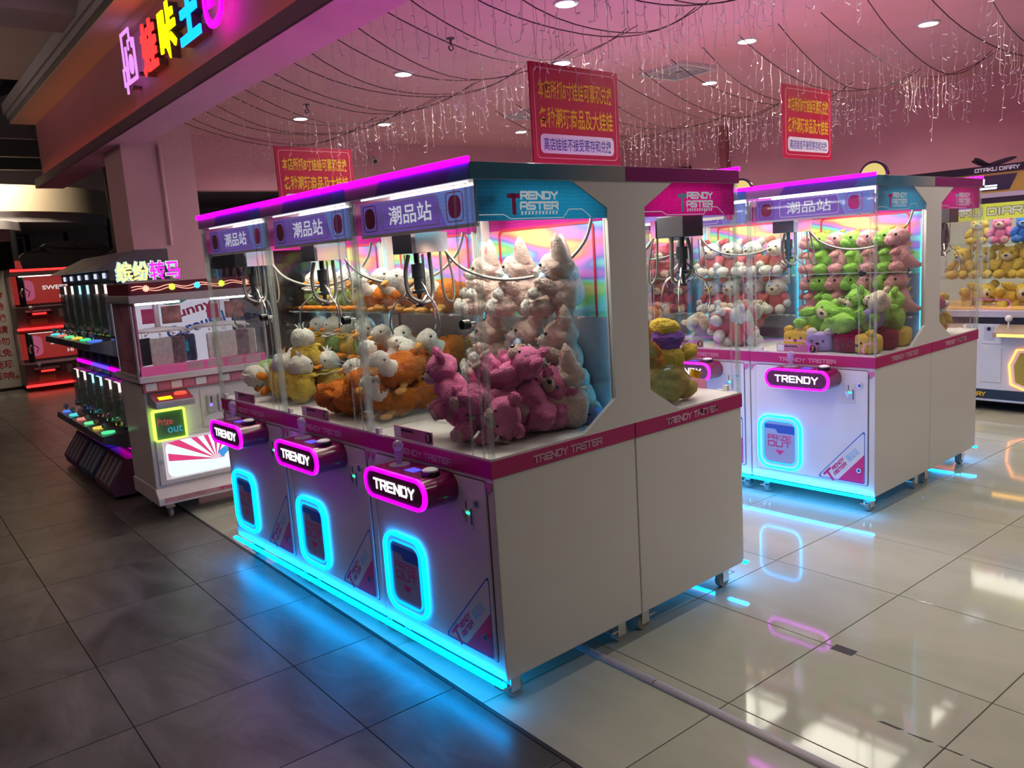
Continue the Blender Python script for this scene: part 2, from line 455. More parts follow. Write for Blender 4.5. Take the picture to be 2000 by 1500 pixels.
light_tile = tile_mat('polished_beige_tile', (0.41, 0.44, 0.35), (0.50, 0.52, 0.43), 0.06, 1.5, 0.6)
dark_tile = tile_mat('dark_slate_tile', (0.055, 0.052, 0.048), (0.17, 0.165, 0.155), 0.33, 1.3, 1.8, bump=0.35)
grout_l = mat('beige_grout', (0.16, 0.14, 0.11), 0.8)
grout_d = mat('dark_grout', (0.012, 0.012, 0.012), 0.8)
pink_paint = mat('pink_paint', (0.86, 0.42, 0.48), 0.75, bump=(40, 0.05), var=0.04, varscale=3)
pink_wall = mat('rose_wall_paint', (0.84, 0.40, 0.48), 0.75, bump=(40, 0.05), var=0.05, varscale=2)
pink_beam = mat('pink_beam_paint', (0.92, 0.40, 0.66), 0.6, var=0.05, varscale=4)
fascia_m = mat('fascia_paint', (0.46, 0.18, 0.23), 0.5, var=0.05, varscale=3)
lip_m = mat('fascia_lip_paint', (0.22, 0.09, 0.16), 0.5)
pink_col = mat('column_paint', (0.93, 0.54, 0.61), 0.7, bump=(60, 0.06), var=0.04, varscale=3)
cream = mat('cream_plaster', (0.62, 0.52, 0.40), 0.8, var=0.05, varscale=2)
grey_plaster = mat('grey_plaster', (0.30, 0.26, 0.28), 0.8, var=0.05, varscale=2)
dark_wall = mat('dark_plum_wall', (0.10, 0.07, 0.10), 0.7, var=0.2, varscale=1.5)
off_white = mat('off_white_panel', (0.42, 0.40, 0.44), 0.7)
void = mat('black_void', (0.008, 0.008, 0.010), 0.9)

TS = 0.645
fl = MB().box(-0.05, 7.7, -3.6, 7.2, -0.06, -0.004).build('floor', grout_l, store=True); tag(fl, 'polished beige square floor tiles of the arcade shop', kind='structure')
tm = MB().box(0.0022, TS - 0.0022, 0.0022, TS - 0.0022, -0.03, 0).mesh('tile', light_tile, bevel=0.0012)
for i in range(12):
    for j in range(16):
        o = part('tile', tm, fl); o.location = (-0.03 + i * TS, -3.105 + j * TS, 0)
fc = MB().box(-5.2, -0.05, -3.6, 18.2, -0.06, -0.004).box(-0.05, 5.0, 7.6, 18.2, -0.06, -0.011).build('floor_corridor', grout_d, store=True); tag(fc, 'dark slate floor tiles of the mall corridor', kind='structure')
DT = 0.64
dm = MB().box(0.002, DT - 0.002, 0.002, DT - 0.002, -0.03, 0).mesh('tile', dark_tile, bevel=0.001)
dn = MB().box(0.002, 0.39 - 0.002, 0.002, DT - 0.002, -0.03, 0).mesh('tile', dark_tile, bevel=0.001)
for j in range(33):
    y = -3.55 + j * DT
    if True:
        o = part('tile', dn, fc); o.location = (-0.435, y, 0)
    for i in range(6):
        if j > 22 and i > 3: continue
        o = part('tile', dm, fc); o.location = (-0.435 - DT * (i + 1), y, 0)
bg_slab = MB().box(-0.045, 4.9, 7.22, 18.1, -0.01, 0).build('slab', dark_tile, fc)
# dark joint profile between the two floors
tag(MB().box(-0.047, -0.030, -3.5, 7.0, -0.01, 0.0025).build('trim_1', mat('dark_joint', (0.02, 0.02, 0.02), 0.5), store=True), kind='structure')

# walls, ceiling
wb = MB().box(3.2, 7.75, 7.0, 7.15, 0, 3.25).box(1.0, 3.2, 7.0, 7.15, 2.605, 3.25).box(0.9, 1.12, 7.0, 7.15, 0, 2.605).build('wall_back', pink_wall, store=True); tag(wb, 'rose painted back wall with a wide dark opening', kind='structure')
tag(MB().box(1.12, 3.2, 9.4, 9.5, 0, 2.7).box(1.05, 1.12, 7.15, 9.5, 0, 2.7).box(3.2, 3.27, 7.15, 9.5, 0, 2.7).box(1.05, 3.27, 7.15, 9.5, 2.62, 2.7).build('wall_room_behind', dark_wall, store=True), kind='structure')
wr = MB().box(7.6, 7.75, -3.6, 7.0, 0, 3.25).build('wall_right', pink_wall, store=True); tag(wr, 'rose painted long wall behind the machines', kind='structure')
d1 = MB().box(7.55, 7.6, 5.15, 5.85, 0, 2.75).build('door_1', mat('dark_red_panel', (0.10, 0.03, 0.035), 0.5), store=True); tag(d1, kind='structure')  # flat dark panel standing for the darker wall section
tag(MB().box(7.5, 7.6, 4.5, 4.62, 0, 3.2).build('trim_2', mat('rose_pilaster', (0.50, 0.16, 0.20), 0.7), store=True), kind='structure')
ce = MB().box(0.59, 7.75, -3.6, 7.15, 3.20, 3.30).build('ceiling', pink_paint, store=True); tag(ce, 'pink painted shop ceiling', kind='structure')
# beam over the shop front with a projecting ledge
be = MB().box(0.38, 0.59, -3.6, 9.65, 2.90, 3.70).build('beam_front', fascia_m, store=True); tag(be, 'dark plum shop front beam', kind='structure')
MB().box(0.28, 0.595, -3.6, 9.655, 2.899, 2.915).build('soffit', pink_beam, be)
MB().box(0.28, 0.295, -3.6, 9.66, 2.90, 3.005).build('ledge', lip_m, be)
MB().box(0.280, 0.595, 9.64, 9.665, 2.90, 3.005).build('ledge', lip_m, be)
MB().box(0.30, 0.32, 0.0, 9.6, 2.925, 2.935).build('cove_light', glow('amber_cove', (1.0, 0.22, 0.03), 6.0), be)
co = MB().box(0.39, 1.03, 5.86, 6.5, 0, 3.21).build('column_1', pink_col, store=True); tag(co, 'square pink column standing under the shop front beam', kind='structure')
MB().tube([(0.72, 5.835, 2.90), (0.72, 5.835, 1.98)], 0.018, 8).build('conduit', pink_col, co, smooth=0.6)
# corridor ceiling: stepped bulkhead, beams and dim panels
bk = MB().box(0.10, 0.60, -3.6, 9.66, 3.68, 3.80).build('ceiling_bulkhead', cream, store=True); tag(bk, kind='structure')
MB().box(0.085, 0.60, -3.6, 9.7, 3.74, 3.86).build('moulding', grey_plaster, bk)
MB().box(0.06, 0.60, -3.6, 9.75, 3.80, 3.93).build('moulding', grey_plaster, bk)
MB().box(0.10, 0.11, -3.6, 9.66, 3.685, 3.74).build('moulding', grey_plaster, bk)
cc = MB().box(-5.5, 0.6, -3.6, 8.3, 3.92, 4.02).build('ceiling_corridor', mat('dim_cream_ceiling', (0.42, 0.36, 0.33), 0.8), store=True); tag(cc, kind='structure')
for y0 in (1.0, 5.35):
    MB().box(-5.5, 0.06, y0, y0 + 0.55, 3.83, 3.93).build('cross_beam', grey_plaster, cc)
MB().box(-5.5, 0.06, 8.3, 10.3, 4.1, 4.2).build('vent_opening', void, cc)  # black sheet painted in for the unlit depth of the opening
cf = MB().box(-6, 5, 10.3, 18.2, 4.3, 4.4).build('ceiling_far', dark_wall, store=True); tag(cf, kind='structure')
for y0, z0 in ((10.35, 3.62), (11.2, 3.5), (12.0, 3.42)):
    MB().box(-6, 0.9, y0, y0 + 0.12, z0, z0 + 0.7).build('cross_beam', mat('dark_beam_paint', (0.10, 0.09, 0.11), 0.6), cf)
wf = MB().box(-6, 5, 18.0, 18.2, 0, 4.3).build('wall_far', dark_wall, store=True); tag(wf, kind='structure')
MB().box(1.05, 5, 9.4, 9.5, 2.7, 4.3).build('panel', dark_wall, wf)
for a, b, zz0, zz1, mm in ((1.35, 2.0, 0.2, 2.95, off_white), (2.1, 2.9, 0.2, 2.95, off_white), (3.0, 3.7, 0.2, 2.95, dark_wall), (0.0, 0.02, 0, 2.9, off_white)):
    MB().box(a, b, 17.9, 18.0, zz0, zz1).build('panel', mm, wf)
po = MB().box(0.55, 1.25, 17.84, 17.9, 1.95, 2.75).build('picture_frame', mat('poster_frame', (0.5, 0.48, 0.5), 0.5), store=True)
tag(po, 'framed dark poster hanging on the far mall wall', 'poster')
MB().box(0.60, 1.20, 17.82, 17.845, 2.0, 2.7).build('print', mat('dark_poster', (0.10, 0.05, 0.06), 0.5, var=0.9, varscale=4), po)

# big round plaster ring lit from below and layered cloud lamps, far end of the corridor
def blob(cx, cy, rx, ry, n=40, lob=0.0, k=5):
    return [(cx + rx * (1 + lob * math.sin(k * a)) * math.cos(a), cy + ry * (1 + lob * math.sin(k * a)) * math.sin(a)) for a in [2 * PI * i / n for i in range(n)]]
rg = MB().prism(blob(0.0, 15.6, 2.45, 2.2), 2, 2.93, 3.36).build('ceiling_ring', cream, smooth=0.5, store=True)
tag(rg, 'wide round cream ceiling drum glowing warm at the corridor end', kind='structure')
MB().prism(blob(0.0, 15.6, 2.35, 2.1), 2, 2.76, 2.93).build('rim', off_white, rg, smooth=0.5)
area_light('drum_lamp', tuple(RS @ Vector((0.2, 12.6, 3.9))), 0.5, 90, (1.0, 0.84, 0.58), rot=(math.radians(35), 0, 0))
cl = MB().prism(blob(-0.55, 13.6, 1.15, 0.7, lob=0.05), 2, 2.62, 2.755).build('cloud_lamp', off_white, smooth=0.5, store=True)
tag(cl, 'layered white cloud shaped lamp below the ceiling drum', 'lamp')
MB().prism(blob(-0.62, 13.5, 1.02, 0.6, lob=0.05), 2, 2.45, 2.62).build('layer', off_white, cl, smooth=0.5)
MB().prism(blob(-0.70, 13.45, 0.9, 0.5, lob=0.05), 2, 2.30, 2.45).build('layer', off_white, cl, smooth=0.5)
def cloud_board(loc, w, h, label, m):
    pts = [(-w / 2, 0)]
    bumps = [(-0.36, 0.42, 0.16), (-0.12, 0.70, 0.2), (0.16, 0.62, 0.19), (0.38, 0.36, 0.14)]
    for bx, bz, br in bumps:
        for k in range(9):
            a = PI - PI * k / 8
            pts.append((w * (bx + br * math.cos(a)), h * (bz + br * 1.5 * math.sin(a))))
    pts.append((w / 2, 0))
    o = MB().prism(pts, 1, -0.03, 0.03).build('cloud_board', m)
    o.location = RS @ Vector(loc); o.rotation_euler.z = STORE
    tag(o, label, 'decoration')
cloud_m = mat('grey_cloud_board', (0.13, 0.11, 0.12), 0.8)
cloud_board((1.15, 12.55, 1.96), 1.5, 0.42, 'dim grey cloud cut-out standing above the red claw cabinets', cloud_m)
cloud_board((0.95, 8.2, 1.80), 0.85, 0.26, 'small pale cloud cut-out behind the dark capsule towers', mat('pale_cloud_board', (0.26, 0.22, 0.17), 0.8))

# ------------------------------------------------------------------ ceiling fittings
ring_w = mat('white_fitting', (0.75, 0.72, 0.70), 0.4)
lens_m = glow('downlight_lens', (1.0, 0.95, 0.88), 14.0)
ringmesh = MB().lathe([(0.058, -0.004), (0.062, -0.014), (0.078, -0.014), (0.084, 0.0)], n=28).mesh('trim_ring', ring_w, smooth=0.5)
lensmesh = MB().lathe([(0.064, -0.016), (0.064, -0.004)], n=28).mesh('lens', lens_m)
dl_lab = ['in front of the hanging sign over the far machine row', 'beside the left-hand beam, farthest down the shop', 'right of the farthest beam-side lamp', 'directly above the large central red sign',
          'at the very top edge, over the near machines', 'left of the ceiling vent, high over the aisle', 'lower right of the ceiling vent', 'at the upper right corner', 'low and dim, left of the central red sign']
for i, (x, y) in enumerate(DOWNLIGHTS):
    if i > 8: continue
    o = empty('downlight', (x, y, CEIL)); tag(o, 'round white recessed downlight ' + dl_lab[i], 'downlight', 'recessed ceiling downlights')
    part('trim_ring', ringmesh, o); part('lens', lensmesh, o)
def vent(x, y, lab):
    o = empty('ceiling_vent', (x, y, CEIL), STORE); tag(o, lab, 'vent', 'ceiling air vents')
    MB().ring(rrect(0, 0, 0.5, 0.5, 0.01, 1), rrect(0, 0, 0.42, 0.42, 0.01, 1), 2, -0.03, 0).build('frame', ring_w, o)
    for k in range(4):
        a = 0.40 - k * 0.095
        MB().ring(rrect(0, 0, a, a, 0.005, 1), rrect(0, 0, a - 0.03, a - 0.03, 0.005, 1), 2, -0.035 + k * 0.004, -0.015).build('louver', ring_w, o)
    MB().box(-0.2, 0.2, -0.2, 0.2, -0.004, 0).build('backing', black, o)
vent(4.35, 2.45, 'square white ceiling vent right of the large central red sign')
vent(4.55, 4.55, 'square dim ceiling vent left of the large central red sign')
def sprinkler(x, y, lab):
    o = empty('sprinkler', (x, y, CEIL)); tag(o, lab, 'sprinkler', 'ceiling sprinklers')
    MB().lathe([(0.03, 0), (0.03, -0.006), (0.008, -0.008), (0.008, -0.045)], n=12).build('body', darkgrey, o)
    MB().ring([(0.022 * math.cos(a), -0.065 + 0.022 * math.sin(a)) for a in [2 * PI * k / 12 for k in range(12)]], [(0.015 * math.cos(a), -0.065 + 0.015 * math.sin(a)) for a in [2 * PI * k / 12 for k in range(12)]], 1, -0.004, 0.004).build('deflector', darkgrey, o)
sprinkler(1.92, 1.95 + 0.6, 'small dark sprinkler head on the pink ceiling above the near machines')
sprinkler(2.05, 5.0, 'small dark sprinkler head on the pink ceiling near the far downlight')
sc_ = empty('security_camera', RS @ Vector((3.62, 6.98, 3.0)), STORE); tag(sc_, 'small white security camera on the rose back wall', 'camera')
MB().box(-0.03, 0.03, 0, 0.02, -0.03, 0.03).build('mount', ring_w, sc_); MB().cyl((0, 0, 0), (-0.02, -0.1, -0.05), 0.035, n=14).build('body', ring_w, sc_, smooth=0.6); MB().cyl((-0.02, -0.101, -0.051), (-0.021, -0.106, -0.053), 0.026, n=14).build('lens', black, sc_)

# icicle string lights swagged under the ceiling
wire_m = mat('dark_wire', (0.06, 0.03, 0.035), 0.6)
strand_m = mat('clear_strand', (0.62, 0.45, 0.45), 0.35)
bulb_m = mat('clear_bulb', (0.95, 0.85, 0.82), 0.15, coat=0.6)
def string_light(a, b, sag, label, seed, drop=0.42, step=0.10):
    rnd = random.Random(seed)
    a = RS @ Vector(a); b = RS @ Vector(b)
    o = empty('string_light', a); tag(o, label, 'string light', 'icicle string lights under the pink ceiling')
    n = 14; pts = []
    for k in range(n + 1):
        t = k / n; p = a.lerp(b, t); p.z -= 4 * sag * t * (1 - t); p.z += 0.012 * math.sin(9 * t + seed); pts.append(p - a)
    MB().tube(pts, 0.0035, 4).build('wire', wire_m, o, smooth=1.2)
    L = (b - a).length; m = int(L / step)
    st = MB(); bl = MB()
    for k in range(1, m):
        t = (k + rnd.uniform(-.3, .3)) / m; q = t * n; i = min(int(q), n - 1); p = pts[i].lerp(pts[i + 1], q - i)
        ln = drop * rnd.choice((0.45, 0.7, 1.0, 0.85, 0.6)) * rnd.uniform(0.8, 1.15)
        path = [p]
        nn = max(3, int(ln / 0.07))
        for j in range(1, nn + 1):
            path.append(p + Vector((rnd.uniform(-.010, .010), rnd.uniform(-.010, .010), -ln * j / nn)))
        st.tube(path, 0.0013, 3)
        for j in range(1, nn + 1):
            c = path[j]; d = Vector((rnd.uniform(-1, 1), rnd.uniform(-1, 1), rnd.uniform(-1.2, 0.1))).normalized() * rnd.uniform(0.018, 0.034)
            bl.cyl(c, c + d, 0.0019, 0.0032, 3)
    s = st.build('strand', strand_m, o); s['kind'] = 'stuff'
    s = bl.build('bulb', bulb_m, o); s['kind'] = 'stuff'
ys = [0.05 + 0.3 * i for i in range(19)]
for k, y in enumerate(ys):
    z = 3.17
    string_light((0.62, y, 3.15), (2.78, y + (0.28 if k % 2 else -0.12), z), 0.30, 'icicle light string from the front beam to mid ceiling, ' + ORD[k] + ' from the near end', k, 0.36)
ys = [-0.4 + 0.33 * i for i in range(16)]
for k, y in enumerate(ys):
    string_light((3.72, y, 3.17), (6.4, y + (0.28 if k % 2 else -0.1), 3.17), 0.30, 'icicle light string over the second machine island, ' + ORD[k] + ' from the near end', 40 + k, 0.42)

# ------------------------------------------------------------------ hanging red notice boards
red_board = mat('red_board', (0.50, 0.010, 0.055), 0.45)
yellow_print = mat('yellow_print', (0.85, 0.52, 0.02), 0.5)
blue_text = mat('royal_blue_print', (0.02, 0.05, 0.42), 0.5)
pink_line = mat('pale_pink_line', (0.85, 0.40, 0.45), 0.5)
def notice(x, y, z, label):
    o = empty('notice_board', (x, y, z)); tag(o, label, 'sign', 'hanging red notice boards')
    w, h = 0.71, 0.535
    MB().box(0, w, -0.006, 0.006, 0, h).build('board', red_board, o)
    MB().ring(rrect(w / 2, h / 2, w - .05, h - .05, 0.03), rrect(w / 2, h / 2, w - .058, h - .058, 0.027), 1, -0.0075, -0.006).build('border', pink_line, o)
    mb = MB(); text(mb, '本店所抓8寸娃娃可累积兑换', face_near(0.055, -0.0075, 0.345), 0.60, 0.105, 0.018); mb.build('lettering', yellow_print, o)
    mb = MB(); text(mb, '各种潮玩商品及大娃娃', face_near(0.055, -0.0075, 0.19), 0.60, 0.115, 0.018); mb.build('lettering', yellow_print, o)
    MB().prism(rrect(w / 2, 0.105, 0.60, 0.105, 0.03), 1, -0.008, -0.006).build('white_strip', print_w, o)
    mb = MB(); text(mb, '离店娃娃不接受寄存和兑换', face_near(0.08, -0.0090, 0.068), 0.55, 0.07, 0.004); mb.build('lettering', blue_text, o)
    for a in (0.06, w - 0.06): MB().cyl((a, 0, h), (a, 0, CEIL - z), 0.0012, n=5).build('hanging_line', strand_m, o)
notice(1.395, 1.2, 2.17, 'large red notice board with yellow writing hanging above the nearest machines')
notice(3.95, 1.2, 2.27, 'red notice board with yellow writing hanging alone before the rose wall')
notice(1.30, 4.2, 2.14, 'red notice board half hidden behind the far end of the near machine row')

# ------------------------------------------------------------------ lit shop sign on the beam
def solid(v, f, depth):
    """extrude a flat outline backwards"""
    from collections import Counter
    c = Counter()
    for p in f:
        for i in range(len(p)): c[frozenset((p[i], p[(i + 1) % len(p)]))] += 1
    n = len(v)
    V = [(a, b, 0) for a, b, _ in v] + [(a, b, -depth) for a, b, _ in v]
    F = list(f) + [tuple(i + n for i in reversed(p)) for p in f]
    for p in f:
        for i in range(len(p)):
            a, b = p[i], p[(i + 1) % len(p)]
            if c[frozenset((a, b))] == 1: F.append((a, b, b + n, a + n))
    return V, F
sg = empty('shop_sign', (0, 0, 0), 0, store=True); tag(sg, 'glowing multicoloured shop name letters on the dark front beam', 'sign')
side_m = mat('letter_side', (0.10, 0.05, 0.08), 0.5)
def letter(ch, y, z, w, h, col, s):
    v, f, tw, th = text_geo(ch, 0.03)
    v2 = [(a * w / tw, b * h / th, 0) for a, b, _ in v]
    T = face_front(0.30, y, z)
    V, F = solid(v2, f, 0.012); b = MB().add(V, F, T).build('letter', glow('sign_' + ch, col, s), sg)
    V, F = solid([(a * 0.98 + .004, c * 0.98 + .004, 0) for a, c, _ in v2], f, 0.065)
    MB().add(V, F, face_front(0.313, y, z)).build('letter_side', side_m, b)
letter('娃', 4.54, 3.20, 0.37, 0.37, (1.0, 0.02, 0.02), 3.0)
letter('咔', 4.07, 3.20, 0.36, 0.37, (0.9, 0.9, 0.0), 2.5)
letter('王', 3.62, 3.21, 0.40, 0.37, (0.0, 0.20, 1.0), 4.0)
mb = MB(); T = face_front(0.30, 0, 0)
mb.ring(rrect(-2.93, 3.37, 0.33, 0.40, 0.15), rrect(-2.93, 3.37, 0.24, 0.31, 0.11), 2, 0, 0.012, T)
b = mb.build('letter', glow('sign_ring', (1.0, 0.0, 0.9), 4.0), sg)
mb = MB(); stroke(mb, [(-3.0, 3.32), (-2.94, 3.32), (-2.94, 3.46), (-2.88, 3.46)], 0.045, T, 0.012); mb.build('letter', MATS['sign_ring'], sg)
# claw machine pictogram
vio = glow('sign_violet', (0.70, 0.26, 1.0), 1.3)
mb = MB()
stroke(mb, [(-5.02, 3.36), (-5.02, 3.62), (-4.80, 3.62)], 0.024, T, 0.012)
stroke(mb, [(-4.80, 3.62), (-4.80, 3.56)], 0.02, T, 0.012); stroke(mb, [(-4.85, 3.48), (-4.85, 3.54), (-4.75, 3.54), (-4.75, 3.48)], 0.016, T, 0.012)
stroke(mb, [(-4.93, 3.50), (-4.93, 3.24), (-4.70, 3.24), (-4.70, 3.52)], 0.028, T, 0.012)
stroke(mb, [(-5.06, 3.36), (-4.97, 3.36), (-4.97, 3.24), (-5.06, 3.24), (-5.06, 3.36)], 0.022, T, 0.012); stroke(mb, [(-5.0, 3.24), (-5.0, 3.18)], 0.03, T, 0.012)
mb.build('pictogram', vio, sg)
MB().prism(blob(-4.815, 3.36, 0.05, 0.075, 20), 2, 0, 0.012, T).build('pictogram_doll', vio, sg)
for y, z in ((4.72, 3.26), (4.95, 3.20)): MB().box(0.312, 0.38, y - 0.03, y + 0.03, z, z + 0.02).build('bracket', side_m, sg)
# ------------------------------------------------------------------ the claw machines
MW, MD, ZB, Z1, Z2, ZT = 0.835, 0.772, 0.117, 0.892, 0.955, 2.0
ZF = 1.93
def side_frame_poly():
    return [(MD, Z2), (MD, ZF), (0.474, ZF), (0.66, 1.83), (0.665, 1.078), (0.473, 0.962), (0.473, Z2)]
def make_machine():
    root = empty('claw_machine')
    e = 0.004
    B = MB().box(0.006, MD - 0.003, e, MW - e, ZB, Z1).build('cabinet_body', white, root, bevel=0.004)
    # front service door with its gap
    pts_o = rrect(MW / 2, (0.182 + 0.873) / 2, 0.745, 0.691, 0.012, 3)
    dr = MB().prism(pts_o, 0, -0.002, 0.006).build('service_door', door_white, root, bevel=0.002)
    MB().prism(rrect(MW / 2, (0.182 + 0.873) / 2, 0.753, 0.699, 0.014, 3), 0, 0.0045, 0.0062).build('door_gap', darkgrey, root)
    # magenta belt with lettering
    bd = MB().box(0.0, MD - 0.003, 0.001, MW - 0.001, Z1, Z2).build('belt', band_m, root)
    mb = MB(); block_text(mb, 'TRENDY TASTER', face_front(-0.001, 0.62, 0.905), 0.38, 0.026, 0.0055); mb.build('lettering', band_txt, bd)
    mb = MB(); block_text(mb, 'TRENDY TASTER', face_near(0.20, -0.0005, 0.907), 0.37, 0.03, 0.0065); mb.build('lettering', band_txt, bd)
    mb = MB(); block_text(mb, 'TRENDY TASTER', face_far(0.57, MW + 0.0005, 0.907), 0.37, 0.03, 0.0065); mb.build('lettering', band_txt, bd)
    MB().box(0.004, MD - 0.004, 0.004, MW - 0.004, Z2 - 0.01, Z2 + 0.008).build('play_floor', white, root)
    # side frames, panes and printed headers
    hp = [(0.018, ZF), (0.018, 1.791), (0.662, 1.791), (0.662, 1.829), (0.476, ZF)]
    for sgn, y0, y1, hm, tm_, ff in ((0, 0.0, 0.018, blue_head, print_p, face_near), (1, MW - 0.018, MW, mag_head, print_lb, face_far)):
        MB().prism(side_frame_poly(), 1, y0 + 0.0015 * (1 - sgn), y1 - 0.0015 * sgn).build('side_frame', white, root)
        yp = 0.003 if not sgn else MW - 0.008
        MB().prism([(0.012, Z2 + 0.004), (0.012, ZF), (0.474, ZF), (0.66, 1.83), (0.664, 1.078), (0.473, 0.963)], 1, yp, yp + 0.005).build('side_pane', pane, root)
        yh = 0.011 if not sgn else MW - 0.014
        hd = MB().prism(hp, 1, yh, yh + 0.003).build('side_header', hm, root)
        yo = 0.0101 if not sgn else MW - 0.0101
        fx = (lambda u: u) if not sgn else (lambda u: u)
        def F(x, z):
            return face_near(x, yo, z) if not sgn else face_far(0.66 - x + 0.02, yo, z)
        x0 = 0.19 if not sgn else 0.28
        mb = MB(); stroke(mb, [(-0.022, 0.06), (0.022, 0.06)], 0.016, F(x0, 1.815)); stroke(mb, [(0, 0.06), (0, 0.004)], 0.018, F(x0, 1.815)); mb.build('emblem', tm_, hd)
        mb = MB(); block_text(mb, 'RENDY', F(x0 + 0.032, 1.862), 0.185, 0.03, 0.0075); block_text(mb, 'ASTER', F(x0 + 0.028, 1.826), 0.19, 0.03, 0.0075)
        for k in range(11): mb.add([(k * .017, 0, 0), (k * .017 + .009, 0, 0), (k * .017 + .013, .012, 0), (k * .017 + .004, .012, 0)], [(0, 1, 2, 3)], F(x0 + 0.03, 1.810))
        stroke(mb, [(0.0, 0.015), (0.11, 0.015), (0.14, 0.0), (0.40, 0.0), (0.43, 0.03), (0.50, 0.03), (0.545, 0.0)], 0.003, F(0.03, 1.797)); mb.build('lettering', head_print, hd)
    # clear corner posts and the front door pane
    for y in (0.004, MW - 0.014):
        MB().box(0.0, 0.012, y, y + 0.010, Z2, ZF).build('corner_post', edge_m, root)
        MB().box(0.016, 0.024, y, y + 0.008, Z2, ZF).build('corner_post', edge_m, root)
    fd = MB().box(0.001, 0.007, 0.020, MW - 0.020, Z2 + 0.004, ZF - 0.002).build('front_pane', pane, root)
    for y in (0.030, 0.095, MW - 0.06, MW - 0.035): MB().box(-0.005, 0.001, y, y + 0.007, Z2 + 0.01, ZF - 0.01).build('pane_rib', edge_m, fd)
    MB().cyl((-0.03, 0.073, 1.442), (0.0, 0.073, 1.442), 0.017, n=16).build('lock_knob', black, fd, smooth=0.6); MB().cyl((0.007, 0.073, 1.442), (0.03, 0.073, 1.442), 0.008, n=10).build('lock_pin', chrome, fd)
    br = MB().box(-0.008, 0.012, 0.735, 0.760, Z2 + 0.002, Z2 + 0.035).box(-0.008, 0.012, 0.70, 0.735, Z2 + 0.002, Z2 + 0.012).build('hinge', ring_w, fd, bevel=0.002)
    # roof with printed fascia
    rf = MB().box(-0.006, MD - 0.002, 0.001, MW - 0.001, ZF, ZT - 0.012).build('roof', white, root, bevel=0.002)
    def fas(pts, m): MB().prism(pts, 0, -0.0085, -0.006).build('fascia_print', m, rf)
    h0, h1 = ZF + 0.001, ZT - 0.013
    fas([(0.002, h0), (0.13, h0), (0.09, h1), (0.002, h1)], f_teal)
    fas([(0.13, h0), (0.60, h0), (0.56, h1), (0.09, h1)], f_indigo)
    fas([(0.60, h0), (MW - 0.002, h0), (MW - 0.002, h1), (0.56, h1)], f_mauve)
    m = MATS.get('teal_fade')
    if not m:
        m, n, l, p = _new('teal_fade'); MATS['teal_fade'] = m
        tc = n.new('ShaderNodeTexCoord'); sx = n.new('ShaderNodeSeparateXYZ'); r = n.new('ShaderNodeValToRGB')
        r.color_ramp.elements[0].position = 0.30; r.color_ramp.elements[0].color = (0.04, 0.20, 0.33, 1); r.color_ramp.elements[1].position = 0.75; r.color_ramp.elements[1].color = (0.36, 0.34, 0.33, 1)
        l.new(tc.outputs['Object'], sx.inputs[0]); l.new(sx.outputs[0], r.inputs[0]); l.new(r.outputs[0], p.inputs['Base Color']); p.inputs['Roughness'].default_value = 0.4
    MB().box(-0.006, MD - 0.004, -0.001, 0.001, h0, h1).build('fascia_print', m, rf)
    MB().box(-0.006, MD - 0.004, MW - 0.001, MW + 0.001, h0, h1).build('fascia_print', f_mag, rf)
    MB().box(-0.016, -0.004, 0.0, MW, ZT - 0.016, ZT + 0.004).build('top_light_strip', mag_top, root)
    MB().box(-0.024, -0.002, -0.003, MW + 0.003, ZB - 0.013, ZB - 0.002).build('base_light_strip', cyan_l, root)
    # inside: lamp, sign, back wall, tubes, shelves
    MB().box(0.16, 0.62, 0.08, MW - 0.08, ZF - 0.012, ZF - 0.002).build('roof_lamp', lamp_l, root)
    MB().box(0.022, 0.030, 0.06, 0.76, ZF - 0.004, ZF - 0.001).build('sign_lamp', tube_l, root)
    sp = MB().box(0.032, 0.038, 0.03, MW - 0.05, 1.787, 1.912).build('sign_panel', sign_m, root)
    MB().prism([(0.032, 1.789), (0.20, 1.789), (0.26, 1.910), (0.032, 1.910)], 0, 0.0305, 0.032).build('sign_print', sign_b, sp)
    mb = MB(); text(mb, '潮品站', face_front(0.0300, 0.575, 1.815), 0.29, 0.072, 0.012); mb.build('lettering', glow('sign_lettering', (0.75, 0.75, 0.85), 0.75), sp)  # emission put into the lettering so it looks lit
    MB().ring(rrect(0.43, 1.851, 0.385, 0.108, 0.018, 4), rrect(0.43, 1.851, 0.377, 0.100, 0.015, 4), 0, 0.0298, 0.031).build('border', print_w, sp)
    for yc, mm in ((0.145, print_p), (0.715, mat('dim_red_print', (0.30, 0.02, 0.06), 0.5))):
        MB().ring(rrect(yc, 1.851, 0.10, 0.104, 0.018, 4), rrect(yc, 1.851, 0.094, 0.098, 0.015, 4), 0, 0.0298, 0.031).build('border', mm, sp)
        MB().prism(rrect(yc, 1.851, 0.072, 0.08, 0.03, 4), 0, 0.0295, 0.0308).build('badge', mm, sp)
    MB().box(0.026, 0.044, 0.03, MW - 0.05, 1.775, 1.787).build('sign_rail', ring_w, sp)
    bp = MB().box(0.705, 0.715, 0.02, MW - 0.02, 0.963, 1.80).build('back_panel', foil, root)
    MB().box(0.703, 0.713, 0.02, MW - 0.02, 1.785, ZF).build('back_header', mag_head, bp)
    MB().box(0.700, 0.7045, 0.02, MW - 0.02, 0.965, 1.40).build('back_print', mat('grey_back_print', (0.34, 0.31, 0.36), 0.6, var=0.35, varscale=5), bp)
    MB().ring(rrect(MW / 2, 1.56, 0.60, 0.46, 0.03, 4), rrect(MW / 2, 1.56, 0.58, 0.44, 0.025, 4), 0, 0.701, 0.7048).build('red_outline', print_r, bp)
